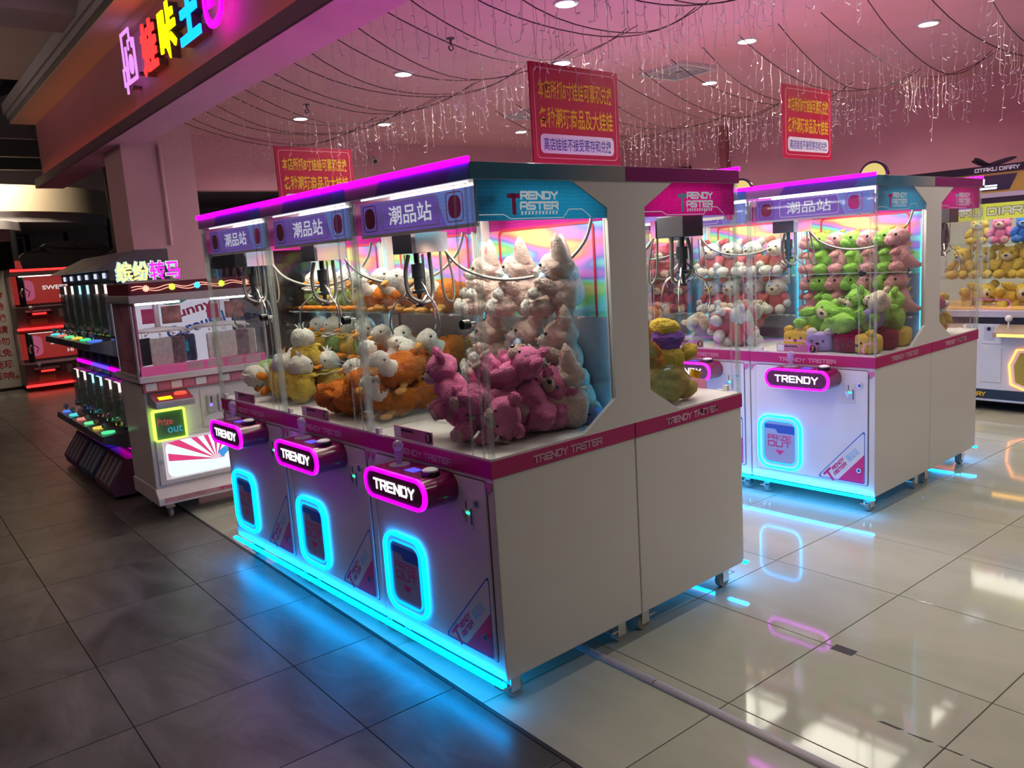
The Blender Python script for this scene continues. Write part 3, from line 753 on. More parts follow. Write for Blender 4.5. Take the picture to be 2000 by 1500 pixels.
    for y in (0.028, MW - 0.046):
        MB().cyl((0.688, y + 0.009, 1.0), (0.688, y + 0.009, 1.74), 0.008, n=10).build('corner_tube', cyan_tube, root, smooth=0.6)
        MB().box(0.66, 0.703, y - 0.008, y + 0.0, 0.963, ZF).build('corner_channel', ring_w, root)
    for z in (1.425, 1.15):
        sh = MB().box(0.47, 0.70, 0.035, MW - 0.035, z - 0.005, z).build('shelf', pane, root)
        MB().box(0.466, 0.472, 0.035, MW - 0.035, z - 0.006, z + 0.001).build('shelf_edge', edge_m, sh)
        for y in (0.022, MW - 0.035): MB().box(0.50, 0.53, y, y + 0.013, z - 0.012, z - 0.005).build('bracket', ring_w, sh)
    # prize chute of clear acrylic in the front corner
    ch = MB().box(0.30, 0.304, 0.50, MW - 0.03, Z2 + 0.008, 1.17).build('prize_chute', pane, root)
    MB().box(0.03, 0.30, 0.50, 0.504, Z2 + 0.008, 1.17).build('chute_pane', pane, ch)
    MB().box(0.03, 0.304, 0.50, 0.504, 1.168, 1.172).box(0.30, 0.304, 0.50, MW - 0.03, 1.168, 1.172).build('chute_edge', edge_m, ch)
    # gantry, carriage and claw parked over the chute
    cy, cx = 0.67, 0.21
    for x in (0.09, 0.64): MB().box(x, x + 0.03, 0.03, MW - 0.03, 1.86, 1.885).build('rail', chrome, root)
    MB().box(0.10, 0.66, cy - 0.025, cy + 0.025, 1.835, 1.86).build('cross_rail', chrome, root)
    cg = MB().box(cx - 0.07, cx + 0.08, cy - 0.08, cy + 0.07, 1.705, 1.80).build('carriage', darkgrey, root, bevel=0.004)
    MB().box(cx - 0.075, cx + 0.085, cy - 0.11, cy - 0.082, 1.705, 1.785).build('motor_plate', chrome, cg)
    MB().box(cx - 0.02, cx + 0.02, cy - 0.02, cy + 0.02, 1.80, 1.84).build('motor', black, cg)
    cw = MB().cyl((cx, cy, 1.705), (cx, cy, 1.60), 0.012, n=10).build('claw', black, root)
    MB().lathe([(0.010, 0.0), (0.026, -0.004), (0.026, -0.06), (0.020, -0.064), (0.020, -0.11), (0.03, -0.114), (0.03, -0.125), (0.01, -0.13), (0.01, -0.17), (0.02, -0.172), (0.02, -0.182)], (cx, cy, 1.665), 16).build('solenoid', darkgrey, cw, smooth=0.5)
    for k in range(3):
        a = 2 * PI * k / 3 + 0.5; c, s = math.cos(a), math.sin(a)
        prof = [(0.02, 1.585), (0.045, 1.56), (0.065, 1.528), (0.105, 1.50), (0.125, 1.46), (0.132, 1.41), (0.122, 1.375)]
        MB().tube(smooth_curve([(cx + r * c, cy + r * s, z) for r, z in prof], 4), 0.0042, 6).build('finger', chrome, cw, smooth=0.8)
        MB().tube([(cx + .066 * c, cy + .066 * s, 1.528), (cx + .02 * c, cy + .02 * s, 1.495)], 0.004, 6).build('link', chrome, cw)
        MB().tube([(cx + .05 * c, cy + .05 * s, 1.70), (cx + .05 * c, cy + .05 * s, 1.57)], 0.003, 5).build('guide_rod', chrome, cw)
    MB().tube(smooth_curve([(cx + .05, cy - .02, 1.72), (cx + .055, cy - .02, 1.55), (cx + .02, cy - .03, 1.50), (cx - .045, cy, 1.53), (cx - .055, cy + .01, 1.62), (cx - .04, cy, 1.70)], 6), 0.009, 7).build('coil_cable', steel, cw, smooth=0.8)
    MB().tube(smooth_curve([(cx + .06, cy - .085, 1.74), (cx + .12, cy - .16, 1.63), (cx + .22, cy - .30, 1.575), (cx + .34, cy - .46, 1.60), (cx + .42, cy - .56, 1.70), (cx + .45, cy - .60, 1.84)], 7), 0.0075, 7).build('cable_hose', steel, root, smooth=0.8)
    MB().tube(smooth_curve([(cx + .07, cy - .09, 1.78), (cx + .09, cy - .12, 1.60), (cx + .07, cy - .14, 1.50), (cx + .04, cy - .12, 1.54), (cx + .05, cy - .10, 1.72)], 6), 0.005, 6).build('cable_loop', steel, root, smooth=0.8)
    # control console
    y0, y1, za, zb = 0.205, 0.625, 0.762, 0.882
    cyc, czc, cw_, ch_ = (y0 + y1) / 2, (za + zb) / 2, y1 - y0, zb - za
    cs = MB().prism(rrect(cyc, czc, cw_, ch_, 0.055, 8), 0, -0.145, 0.0).build('console', console_m, root, smooth=0.6)
    MB().prism(rrect(cyc, czc, cw_ - 0.02, ch_ - 0.02, 0.048, 8), 0, -0.154, -0.145).build('console_face', console_f, cs)
    MB().ring(rrect(cyc, czc, cw_ + 0.002, ch_ + 0.002, 0.056, 8), rrect(cyc, czc, cw_ - 0.022, ch_ - 0.022, 0.047, 8), 0, -0.158, -0.144).build('console_light', mag_l, cs)
    mb = MB(); block_text(mb, 'TRENDY', face_front(-0.1545, cyc + 0.1425, czc - 0.022), 0.285, 0.044, 0.0082, thick=0.002, gap=0.42); mb.build('lettering', white_glow, cs)
    js = MB().lathe([(0.042, 0.0), (0.042, 0.004), (0.012, 0.006), (0.010, 0.02), (0.014, 0.03), (0.019, 0.055), (0.016, 0.062)], (-0.065, 0.50, zb), 16).build('joystick', glass('clear_purple', (0.75, 0.7, 1.0), 1.2, 0.25) if 'clear_purple' not in MATS else MATS['clear_purple'], cs, smooth=0.6)
    MB().ell((-0.065, 0.50, zb + 0.078), 0.023, nu=8, nv=6).build('crystal_knob', MATS['clear_purple'], js)
    MB().box(-0.10, -0.055, 0.355, 0.415, zb, zb + 0.002).build('display', blue_glow, cs)
    bt = MB().cyl((-0.075, 0.275, zb), (-0.075, 0.275, zb + 0.014), 0.036, n=20).build('button', black, cs, smooth=0.6)
    MB().lathe([(0.03, 0.0), (0.03, 0.006), (0.02, 0.011)], (-0.075, 0.275, zb + 0.014), 20).build('button_cap', print_w, bt, smooth=0.6)
    # prize door
    py, pz, pw, ph = 0.619, 0.374, 0.30, 0.345
    pr = MB().ring(rrect(py, pz, pw, ph, 0.075), rrect(py, pz, pw - 0.018, ph - 0.018, 0.066), 0, -0.018, 0.0).build('prize_door', cyan_ring, root, smooth=0.6)
    MB().ring(rrect(py, pz, pw - 0.018, ph - 0.018, 0.066), rrect(py, pz, pw - 0.062, ph - 0.062, 0.050), 0, -0.008, 0.0).build('door_frame', white, pr, smooth=0.6)
    MB().ring(rrect(py, pz, pw - 0.062, ph - 0.062, 0.050), rrect(py, pz, pw - 0.074, ph - 0.074, 0.043), 0, -0.014, 0.0).build('inner_light', glow('cyan_light_soft', CYAN, 2.2), pr, smooth=0.6)
    fp = MB().prism(rrect(py, pz, pw - 0.078, ph - 0.078, 0.043), 0, -0.005, -0.002).build('flap', mat('flap_print', (0.42, 0.42, 0.62), 0.25, coat=0.4), pr)
    MB().prism([(py + .105, pz + .085), (py + .03, pz + .085), (py + .01, pz + .06), (py - .105, pz + .06), (py - .105, pz + .115), (py + .105, pz + .115)], 0, -0.0058, -0.005).build('flap_stripe', print_b, fp)
    mb = MB(); block_text(mb, 'PRIZE', face_front(-0.0056, py + 0.085, pz + 0.012), 0.165, 0.034, 0.006); block_text(mb, 'OUT', face_front(-0.0056, py + 0.085, pz - 0.032), 0.165, 0.038, 0.007)
    mb.add([(0, 0, 0), (-0.034, 0.032, 0), (0.034, 0.032, 0)], [(0, 2, 1)], face_front(-0.0056, py, pz - 0.085)); mb.build('lettering', print_p, fp)
    # corner emblem
    tr = [(0.075, 0.505), (0.345, 0.212), (0.352, 0.196), (0.340, 0.190), (0.068, 0.190), (0.060, 0.198), (0.060, 0.500), (0.066, 0.510)]
    ct = (0.145, 0.275)
    em = MB().ring(tr, [(ct[0] + (a - ct[0]) * .955, ct[1] + (b - ct[1]) * .955) for a, b in tr], 0, -0.0030, -0.002).build('corner_emblem', print_b, root)
    MB().prism([(0.064, 0.370), (0.225, 0.194), (0.066, 0.194)], 0, -0.0029, -0.002).build('emblem_corner', print_p, em)
    ang = math.atan2(0.293, 0.27)
    T = face_front(-0.0031, 0.325, 0.202) @ Matrix.Rotation(ang, 4, 'Z')
    mb = MB(); stroke(mb, [(0.018, 0.062), (0.070, 0.062)], 0.014, T @ Matrix.Translation((0, -0.06, 0))); stroke(mb, [(0.044, 0.058), (0.034, 0.004)], 0.015, T @ Matrix.Translation((0, -0.06, 0)))
    block_text(mb, 'RENDY', T @ Matrix.Translation((0.078, -0.022, 0)), 0.105, 0.022, 0.005, 0.2); block_text(mb, 'ASTER', T @ Matrix.Translation((0.064, -0.052, 0)), 0.11, 0.022, 0.005, 0.2); mb.build('lettering', print_p, em)
    mb = MB(); text(mb, '潮品站', T @ Matrix.Translation((0.195, -0.052, 0)), 0.095, 0.042, 0.01); mb.build('lettering', print_lb, em)
    # coin acceptor and locks
    ca = MB().box(-0.006, 0.0, 0.122, 0.197, 0.678, 0.796).build('coin_acceptor', ring_w, root, bevel=0.002)
    MB().box(-0.008, -0.005, 0.157, 0.161, 0.755, 0.785).build('coin_slot', black, ca)
    MB().prism([(0.150, 0.735), (0.185, 0.75), (0.175, 0.725), (0.16, 0.70)], 0, -0.009, -0.005).build('coin_return', chrome, ca)
    MB().box(-0.009, -0.005, 0.140, 0.160, 0.737, 0.745).build('coin_light', green_glow, ca)
    MB().box(-0.009, -0.005, 0.128, 0.134, 0.70, 0.76).build('coin_bar', mat('blue_plastic', (0.05, 0.15, 0.5), 0.4), ca)
    for y, z in ((0.09, 0.787), (0.093, 0.271)):
        lk = MB().cyl((-0.012, y, z), (0, y, z), 0.015, n=16).build('lock', chrome, root, smooth=0.6); MB().cyl((-0.013, y, z), (-0.012, y, z), 0.009, n=12).build('keyhole', print_b, lk)
    MB().prism([(0.012, 0.872), (0.050, 0.872), (0.046, 0.86), (0.034, 0.852), (0.036, 0.83), (0.024, 0.84), (0.013, 0.85)], 0, -0.0005, 0.006).build('pink_sticker', mat('pink_film', (0.75, 0.18, 0.45), 0.4), root)
    MB().prism([(0.785, 0.872), (0.823, 0.872), (0.822, 0.835), (0.812, 0.86), (0.80, 0.862)], 0, -0.0005, 0.006).build('pink_sticker', MATS['pink_film'], root)
    # price label with the machine's number
    lb = MB().box(0.010, 0.014, 0.37, 0.64, Z2 + 0.010, Z2 + 0.058).build('price_label', mat('pink_label', (0.55, 0.16, 0.30), 0.5), root)
    MB().box(0.0092, 0.010, 0.59, 0.635, Z2 + 0.014, Z2 + 0.054).build('label_print', print_w, lb)
    MB().box(0.0092, 0.010, 0.50, 0.585, Z2 + 0.040, Z2 + 0.050).build('label_print', black, lb)
    MB().cyl((0.0088, 0.395, Z2 + 0.034), (0.0100, 0.395, Z2 + 0.034), 0.023, n=20).build('number_disc', black, lb)
    # casters
    for x in (0.075, MD - 0.09):
        for y in (0.075, MW - 0.075):
            c = MB().box(x - 0.03, x + 0.03, y - 0.03, y + 0.03, ZB - 0.006, ZB).box(x - 0.012, x + 0.035, y - 0.022, y - 0.018, 0.03, ZB - 0.004).box(x - 0.012, x + 0.035, y + 0.018, y + 0.022, 0.03, ZB - 0.004).build('caster', chrome, root)
            MB().cyl((x + 0.015, y - 0.015, 0.0385), (x + 0.015, y + 0.015, 0.0385), 0.038, n=18).build('wheel', rubber, c, smooth=0.6)
            MB().box(x - 0.055, x - 0.012, y - 0.024, y + 0.024, 0.055, 0.062).build('brake_pedal', chrome, c)
    return root
_dig = {}
def number_machine(root, num):
    T = face_front(0.0084, 0.395, Z2 + 0.034)
    lb = [c for c in root.children if c.name.startswith('price_label')][0]
    mb = MB(); text(mb, str(num), T @ Matrix.Translation((-0.008 if num != 1 else -0.005, -0.014, 0)), 0.016 if num != 1 else 0.009, 0.028, 0.02); mb.build('number', yellow_print, lb)
R2X = 2.863
proto = make_machine()
MACH = {}
def place(num, x, y, flip, label, show=True):
    global proto_used
    o = proto if not MACH else copy_tree(proto)
    if flip: o.location = (x + MD, y + MW, 0); o.rotation_euler.z = PI
    else: o.location = (x, y, 0)
    tag(o, label, 'claw machine', 'white claw machines with magenta belts in two islands')
    MACH[num] = o
    return o
TR = 'white claw machine '
place(1, 0, 0, False, TR + 'at the near corner, filled with pink bear plush')
place(2, 0, MW, False, TR + 'in the middle of the near row, filled with orange ducks')
place(3, 0, 2 * MW, False, TR + 'at the far end of the near row, filled with ducklings')
place('r1', MD, 0, True, TR + 'backing onto the nearest one, with a yellow plush inside')
place('r2', MD, MW, True, TR + 'behind the orange duck machine, facing the aisle')
place('r3', MD, 2 * MW, True, TR + 'behind the yellow duck machine, facing the aisle')
place(7, R2X, -0.019, False, TR + 'across the aisle, filled with green and pink dinosaurs')
place(8, R2X, MW - 0.019, False, TR + 'across the aisle, filled with white bears in coral dresses')
place(9, R2X, 2 * MW - 0.019, False, TR + 'across the aisle, filled with red plush')
place('r7', R2X + MD, -0.019, True, TR + 'backing onto the dinosaur machine at the right end')
place('r8', R2X + MD, MW - 0.019, True, TR + 'backing onto the dressed bear machine')
for k in (1, 2, 3, 7, 8, 9): number_machine(MACH[k], k)
# ------------------------------------------------------------------ plush toys
KINDS = {}; BOX = {}
FUZZ = [0.0042]
eye_m = mat('bead_eye', (0.01, 0.008, 0.008), 0.15, coat=0.5)
def define(kind, spec):
    """spec: list of (part name, mesh builder, material, index of parent part or None)"""
    BOX[kind] = [Vector(v) for _, mb, _, _ in spec for v in mb.v[::3]]
    KINDS[kind] = [(n, mb.mesh(n, m, smooth=1.2), par) for n, mb, m, par in spec]
def put(kind, key, pos, rot=(0, 0, 0), s=1.0, label='', group='', cat='plush toy', name=None):
    if key is None: world = Matrix.Translation(pos)
    else:
        o = MACH[key]; world = Matrix.Translation(o.location) @ Matrix.Rotation(o.rotation_euler.z, 4, 'Z') @ Matrix.Translation(pos)
    R3 = Euler(rot).to_matrix() * s
    bb = [R3 @ v for v in BOX[kind]]
    lo = [min(v[i] for v in bb) for i in range(3)]; hi = [max(v[i] for v in bb) for i in range(3)]
    if key is not None:
        pos = list(pos)
        for i, (a, b) in enumerate(((0.03, 0.695), (0.022, MW - 0.022))):     # keep every toy inside its glass
            if pos[i] + hi[i] > b: pos[i] = b - hi[i]
            if pos[i] + lo[i] < a: pos[i] = a - lo[i]
        pos[2] = max(pos[2], Z2 + 0.009 - lo[2])
        world = Matrix.Translation(o.location) @ Matrix.Rotation(o.rotation_euler.z, 4, 'Z') @ Matrix.Translation(pos)
    e = empty(name or kind.split('#')[0])
    m = world @ Euler(rot).to_matrix().to_4x4()
    e.location = m.to_translation(); e.rotation_euler = m.to_euler(); e.scale = (s, s, s)
    tag(e, label, cat, group)
    made = []
    for n, me, par in KINDS[kind]:
        made.append(part(n, me, e if par is None else made[par]))
    return e
E_ = lambda c, r, rot=(0, 0, 0), l=0.10, sd=0: MB().ell(c, r, rot, 34, 24, l * 1.2, sd).fuzz(FUZZ[0], sd + 3)
def ear_tri(c, r, tilt): return MB().ell(c, r, tilt, 12, 8, 0.1, 2)
def bear(kind, col, muz, dress=None, bow=None, pad=None):
    b = dress or col
    sp = [('body', E_((0, 0, .085), (.066, .074, .088), l=.12, sd=1), b, None), ('head', E_((-.012, 0, .205), (.072, .084, .070), sd=2), col, None)]
    for s in (-1, 1):
        sp.append(('ear', E_((0.0, s * .068, .268), (.020, .032, .032)), col, None))
        sp.append(('arm', E_((-.040, s * .082, .120), (.034, .032, .068), (s * .55, .5, 0), .12, 3), b if dress else col, None))
        k = len(sp); sp.append(('leg', E_((-.085, s * .055, .036), (.066, .037, .037), (0, 0, -s * .35), .1, 4), col, None))
        if pad: sp.append(('foot_pad', E_((-.140, s * .075, .038), (.008, .026, .026)), pad, k))
        sp.append(('eye', MB().ell((-.078, s * .034, .222), .0075, nu=8, nv=6), eye_m, 1))
        if dress: sp.append(('paw', E_((-.075, s * .11, .085), (.028, .028, .028)), col, None))
    sp.append(('muzzle', E_((-.078, 0, .190), (.030, .040, .030)), muz, 1))
    sp.append(('nose', MB().ell((-.108, 0, .198), (.010, .016, .011), nu=10, nv=6), eye_m, 1))
    if bow:
        sp.append(('bow', E_((-.02, .045, .285), (.018, .030, .022), (0.3, 0, 0)).ell((-.02, .085, .275), (.018, .026, .024), (-.3, 0, 0)), bow, 1))
    define(kind, sp)
p_pink = plush('fur_pink', (0.86, 0.24, 0.47)); p_pinkl = plush('fur_pale_muzzle', (0.80, 0.55, 0.52)); p_peach = plush('fur_peach', (0.97, 0.70, 0.62)); p_white = plush('fur_white', (0.92, 0.89, 0.82))
p_orange = plush('fur_orange', (0.72, 0.20, 0.02)); p_beak = plush('felt_beak', (0.78, 0.40, 0.10)); p_yellow = plush('fur_yellow', (0.86, 0.60, 0.10)); p_green = plush('fur_green', (0.34, 0.58, 0.20)); p_feet = plush('felt_orange', (0.90, 0.28, 0.03))
p_lime = plush('fur_lime', (0.36, 0.72, 0.12)); p_rose = plush('fur_rose', (0.86, 0.42, 0.42)); p_cream = plush('fur_cream', (0.82, 0.70, 0.50)); p_coral = plush('fur_coral', (0.72, 0.16, 0.18)); p_lilac = plush('fur_lilac', (0.40, 0.34, 0.66)); p_maroon = plush('fur_maroon', (0.22, 0.012, 0.04)); p_red = plush('fur_red', (0.60, 0.02, 0.02))
p_blue = plush('fur_blue', (0.05, 0.20, 0.80)); p_lblue = plush('fur_light_blue', (0.20, 0.50, 0.85)); p_crim = plush('fur_crimson', (0.48, 0.05, 0.09)); p_purple = plush('fur_purple', (0.32, 0.14, 0.60)); p_sand = plush('fur_sand', (0.62, 0.46, 0.16)); p_grey = plush('fur_grey', (0.42, 0.44, 0.46)); p_navy = plush('fur_navy', (0.03, 0.06, 0.18)); p_tulle = mat('blue_tulle', (0.45, 0.62, 0.88), 0.7)
bear('bear_plush#pink', p_pink, p_pinkl, pad=p_pinkl)
bear('bear_plush#yellow', p_yellow, p_cream)
bear('bear_plush#blue', p_blue, p_lblue)
bear('bear_plush#rose', p_rose, p_white)
bear('bear_plush#white', p_white, p_cream, dress=p_coral, bow=p_coral)
bear('bear_plush#cream', p_cream, p_cream, dress=p_lilac)
bear('bear_plush#crimson', p_crim, p_cream, pad=p_cream)
bear('bear_plush#orange', plush('fur_tangerine', (0.75, 0.25, 0.06)), p_cream)
bear('bear_plush#lime', p_lime, p_cream)
def fox(kind, bowm):
    sp = [('body', E_((0, 0, .085), (.070, .076, .090), l=.14, sd=5), p_peach, None), ('head', E_((-.015, 0, .205), (.074, .082, .066), l=.12, sd=6), p_peach, None)]
    for s in (-1, 1):
        k = len(sp); sp.append(('ear', MB().tube([(0.005, s * .045, .240), (0.0, s * .062, .280), (-.002, s * .080, .322), (-.004, s * .088, .345)], [.038, .034, .020, .004], 10), p_peach, None))
        sp.append(('ear_tip', MB().ell((-.018, s * .066, .285), (.012, .020, .040), (-s * .4, 0, 0), 10, 8), p_white if s > 0 else p_rose, k))
        k = len(sp); sp.append(('arm', E_((-.055, s * .075, .125), (.060, .028, .030), (0, .5, -s * .4), .14, 3), p_peach, None)); sp.append(('paw', E_((-.110, s * .095, .100), (.024, .026, .024)), p_white, k))
        k = len(sp); sp.append(('leg', E_((-.09, s * .058, .036), (.068, .038, .038), (0, 0, -s * .3), .12, 4), p_peach, None)); sp.append(('foot', E_((-.148, s * .078, .038), (.022, .034, .036)), p_white, k))
        sp.append(('eye', MB().ell((-.083, s * .034, .218), .008, nu=8, nv=6), eye_m, 1))
    sp += [('muzzle', E_((-.082, 0, .190), (.038, .034, .026), (0, -.2, 0)), p_white, 1), ('nose', MB().ell((-.120, 0, .192), (.008, .012, .009), nu=8, nv=6), plush('felt_rose', (0.75, 0.25, 0.3)), 1)]
    k = len(sp); sp.append(('tail', MB().tube(smooth_curve([(.03, .05, .04), (.05, .10, .07), (.04, .125, .13), (.03, .12, .18)], 4), [.025, .028, .032, .036, .04, .042, .042, .04, .036, .03, .024, .016, .006][:13], 10), p_peach, None))
    sp.append(('tail_tip', E_((.032, .122, .17), (.034, .036, .045)), p_white, k))
    if bowm: sp.append(('bow', MB().ell((-.075, .04, .150), (.022, .045, .030), (.3, 0, 0), 12, 8, .4, 3).ell((-.075, -.04, .150), (.022, .045, .030), (-.3, 0, 0), 12, 8, .4, 4).ell((-.085, 0, .15), .014), bowm, None))
    define(kind, sp)
FUZZ[0] = 0.0042
fox('fox_plush', p_tulle); fox('fox_plush#plain', None)
def duck(kind, bodym, headm):
    sp = [('body', E_((.035, 0, .085), (.115, .088, .085), l=.14, sd=2), bodym, None),
          ('neck', MB().tube(smooth_curve([(-.03, 0, .11), (-.075, 0, .145), (-.10, 0, .185)], 4), [.052, .050, .047, .044, .042, .042, .042, .042, .040], 12), headm, None),
          ('head', E_((-.112, 0, .190), (.058, .045, .044), (0, -.35, 0), .06), headm, None)]
    sp.append(('beak', MB().ell((-.172, 0, .170), (.036, .024, .011), (0, -.5, 0), 12, 8).ell((-.166, 0, .158), (.028, .021, .008), (0, -.6, 0), 12, 8), p_beak, 2))
    for s in (-1, 1):
        sp.append(('wing', E_((.045, s * .082, .095), (.080, .024, .052), (0, .25, s * .15), .14, 3), bodym, None))
        sp.append(('foot', MB().ell((-.075, s * .055, .018), (.040, .030, .014), (0, 0, -s * .4), 12, 8).ell((-.035, s * .05, .03), (.03, .014, .016)), p_beak, None))
        sp.append(('eye', MB().ell((-.125, s * .042, .202), .0070, nu=8, nv=6), eye_m, 2))
    sp.append(('tail', E_((.15, 0, .12), (.035, .040, .022), (0, -.6, 0)), bodym, None))
    define(kind, sp)
FUZZ[0] = 0.0045
duck('duck_plush#orange', p_orange, p_white)
def chick(kind, bodym, collar):
    sp = [('body', E_((.01, 0, .085), (.084, .086, .090), l=.12, sd=4), bodym, None), ('head', E_((0, 0, .205), (.070, .072, .068), l=.06), p_white, None),
          ('collar', E_((-.005, 0, .150), (.078, .082, .022), l=.3, sd=8), collar, None),
          ('beak', MB().ell((-.078, 0, .190), (.030, .026, .010), (0, -.2, 0), 12, 8), p_feet, 1),
          ('tuft', MB().tube([(0, 0, .262), (.008, .004, .285), (.02, .01, .305)], [.012, .008, .002], 6).tube([(0, .008, .262), (-.004, .016, .288), (-.006, .03, .305)], [.011, .007, .002], 6).tube([(.004, -.006, .262), (.01, -.018, .282), (.012, -.03, .297)], [.010, .006, .002], 6), p_white, 1)]
    for s in (-1, 1):
        sp += [('wing', E_((0, s * .085, .10), (.045, .022, .058), (s * .35, 0, 0)), bodym, None), ('foot', MB().ell((-.085, s * .045, .018), (.042, .028, .016), (0, 0, -s * .3), 12, 8), p_feet, None), ('eye', MB().ell((-.060, s * .036, .222), .007, nu=8, nv=6), eye_m, 1)]
    define(kind, sp)
chick('duckling_plush#yellow', p_yellow, p_yellow); chick('duckling_plush#green', p_green, p_white)
def dino(kind, col):
    sp = [('body', E_((0, 0, .090), (.060, .058, .096), l=.1, sd=1), col, None), ('head', E_((-.018, 0, .222), (.072, .058, .056), (0, .15, 0), .06), col, None), ('snout', E_((-.068, 0, .205), (.036, .044, .034)), col, 1)]
    for s in (-1, 1):
        sp += [('arm', E_((-.055, s * .048, .128), (.040, .019, .019), (0, -.3, -s * .3)), col, None), ('leg', E_((-.045, s * .046, .030), (.052, .032, .034), (0, 0, -s * .25)), col, None), ('eye', MB().ell((-.055, s * .050, .238), (.010, .007, .011), nu=8, nv=6), eye_m, 1)]
    sp.append(('tail', MB().tube([(.03, 0, .07), (.075, 0, .045), (.115, 0, .030), (.15, 0, .035)], [.052, .036, .022, .006], 10), col, None))
    for x, z, r in ((.020, .282, .016), (.052, .225, .015), (.055, .165, .016), (.066, .11, .014)):
        sp.append(('spike', MB().cyl((x - .01, 0, z - .006), (x + .018, 0, z + .012), r, 0.003, 7), p_yellow, None))
    define(kind, sp)
dino('dinosaur_plush#green', p_lime); dino('dinosaur_plush#pink', p_rose)
def block(kind, col, ears):
    def rb(sx, sy, sz, z):
        mb = MB().ell((0, 0, z), 1, nu=20, nv=14)
        def sgnp(t): return math.copysign(abs(t) ** 0.45, t)
        mb.v = [(sgnp(a) * sx, sgnp(b) * sy, z + sgnp(c - z) * sz) for a, b, c in mb.v]
        return mb
    sp = [('cushion', rb(.075, .095, .065, .065), col, None)]
    for s in (-1, 1): sp.append(('ear', E_((-.02, s * .062, .132), (.030, .034, .028)), ears, None)); sp.append(('eye', MB().ell((-.076, s * .04, .075), .008, nu=8, nv=6), eye_m, None))
    sp.append(('nose', MB().ell((-.078, 0, .058), (.008, .014, .010), nu=8, nv=6), eye_m, None))
    define(kind, sp)
block('box_plush#lilac', p_lilac, p_white); block('box_plush#maroon', p_maroon, p_maroon); block('box_plush#yellow', p_yellow, p_yellow)
hp_ = []
for k in range(28):
    t = 2 * PI * k / 28; hp_.append((.0072 * 16 * math.sin(t) ** 3, .0072 * (13 * math.cos(t) - 5 * math.cos(2 * t) - 2 * math.cos(3 * t) - math.cos(4 * t)) + .12))
define('heart_cushion', [('cushion', MB().prism(hp_, 0, -.03, .03), p_red, None), ('puff', MB().prism([(a * .82, .12 + (b - .12) * .82) for a, b in hp_], 0, -.05, .05), p_red, None)])
# large yellow pear-shaped toy with a lilac hood
define('hooded_plush', [('body', E_((0, 0, .095), (.10, .105, .098), l=.12, sd=3), p_sand, None), ('torso', E_((.005, 0, .20), (.080, .085, .07)), p_yellow, None), ('hood', E_((0, 0, .285), (.075, .085, .06), l=.2, sd=6), p_purple, None),
    ('face', E_((-.055, .0, .275), (.03, .055, .035)), p_white, None), ('head', E_((.005, 0, .335), (.065, .070, .045)), p_yellow, None), ('arm', E_((-.05, .10, .22), (.06, .032, .034), (0, .2, -.4)), p_yellow, None), ('arm', E_((-.05, -.10, .22), (.06, .032, .034), (0, .2, .4)), p_yellow, None),
    ('leg', E_((-.10, .075, .045), (.08, .045, .045), (0, 0, -.3)), p_sand, None), ('leg', E_((-.10, -.075, .045), (.08, .045, .045), (0, 0, .3)), p_sand, None), ('ribbon', MB().cyl((-.19, .10, .08), (-.20, .11, .11), .022, .03, 7), plush('felt_gold', (0.9, 0.45, 0.02)), None)])

def row(kinds, key, ys, x, z, s, labels, group, rot=None, rnd=random.Random(3)):
    for i, (k, y, lab) in enumerate(zip(kinds, ys, labels)):
        r = rot[i] if rot else (0, 0, rnd.uniform(-.25, .25))
        put(k, key, (x, y, z), r, s, lab, group)
def ordl(fmt, n): return [fmt.format(ORD[i]) for i in range(n)]
FZ = Z2 + 0.009
# machine 1: pale foxes on two shelves, pink bears heaped in front
g = 'pale pink fox plush toys'
row(['fox_plush', 'fox_plush', 'fox_plush#plain'], 1, [0.16, 0.40, 0.64], 0.60, 1.426, 0.92, ordl('pale pink fox plush on the upper shelf above the bears, {} from the side glass', 3), g, [(0, 0, -.9), (0, 0, -.75), (0, 0, -.5)])
row(['fox_plush#plain', 'fox_plush', 'fox_plush#plain'], 1, [0.17, 0.40, 0.63], 0.60, 1.151, 0.92, ordl('pale pink fox plush on the lower shelf behind the bears, {} from the side glass', 3), g, [(0, 0, -.7), (0, .1, -.5), (0, 0, -.6)])
put('fox_plush', 1, (0.55, 0.125, FZ), (0, 0, -.9), 1.0, 'pale pink fox plush with a blue tulle bow sitting beside the side glass', g)
put('fox_plush#plain', 1, (0.60, 0.40, FZ), (0, 0, -.6), 0.95, 'pale pink fox plush low behind the pink bears, half hidden', g)
put('box_plush#lilac', 1, (0.66, 0.14, FZ), (0, 0, .4), 0.6, 'small lilac box plush wedged low in the rear corner by the side glass', 'box plush toys')
g = 'pink bear plush toys heaped in the near machine'
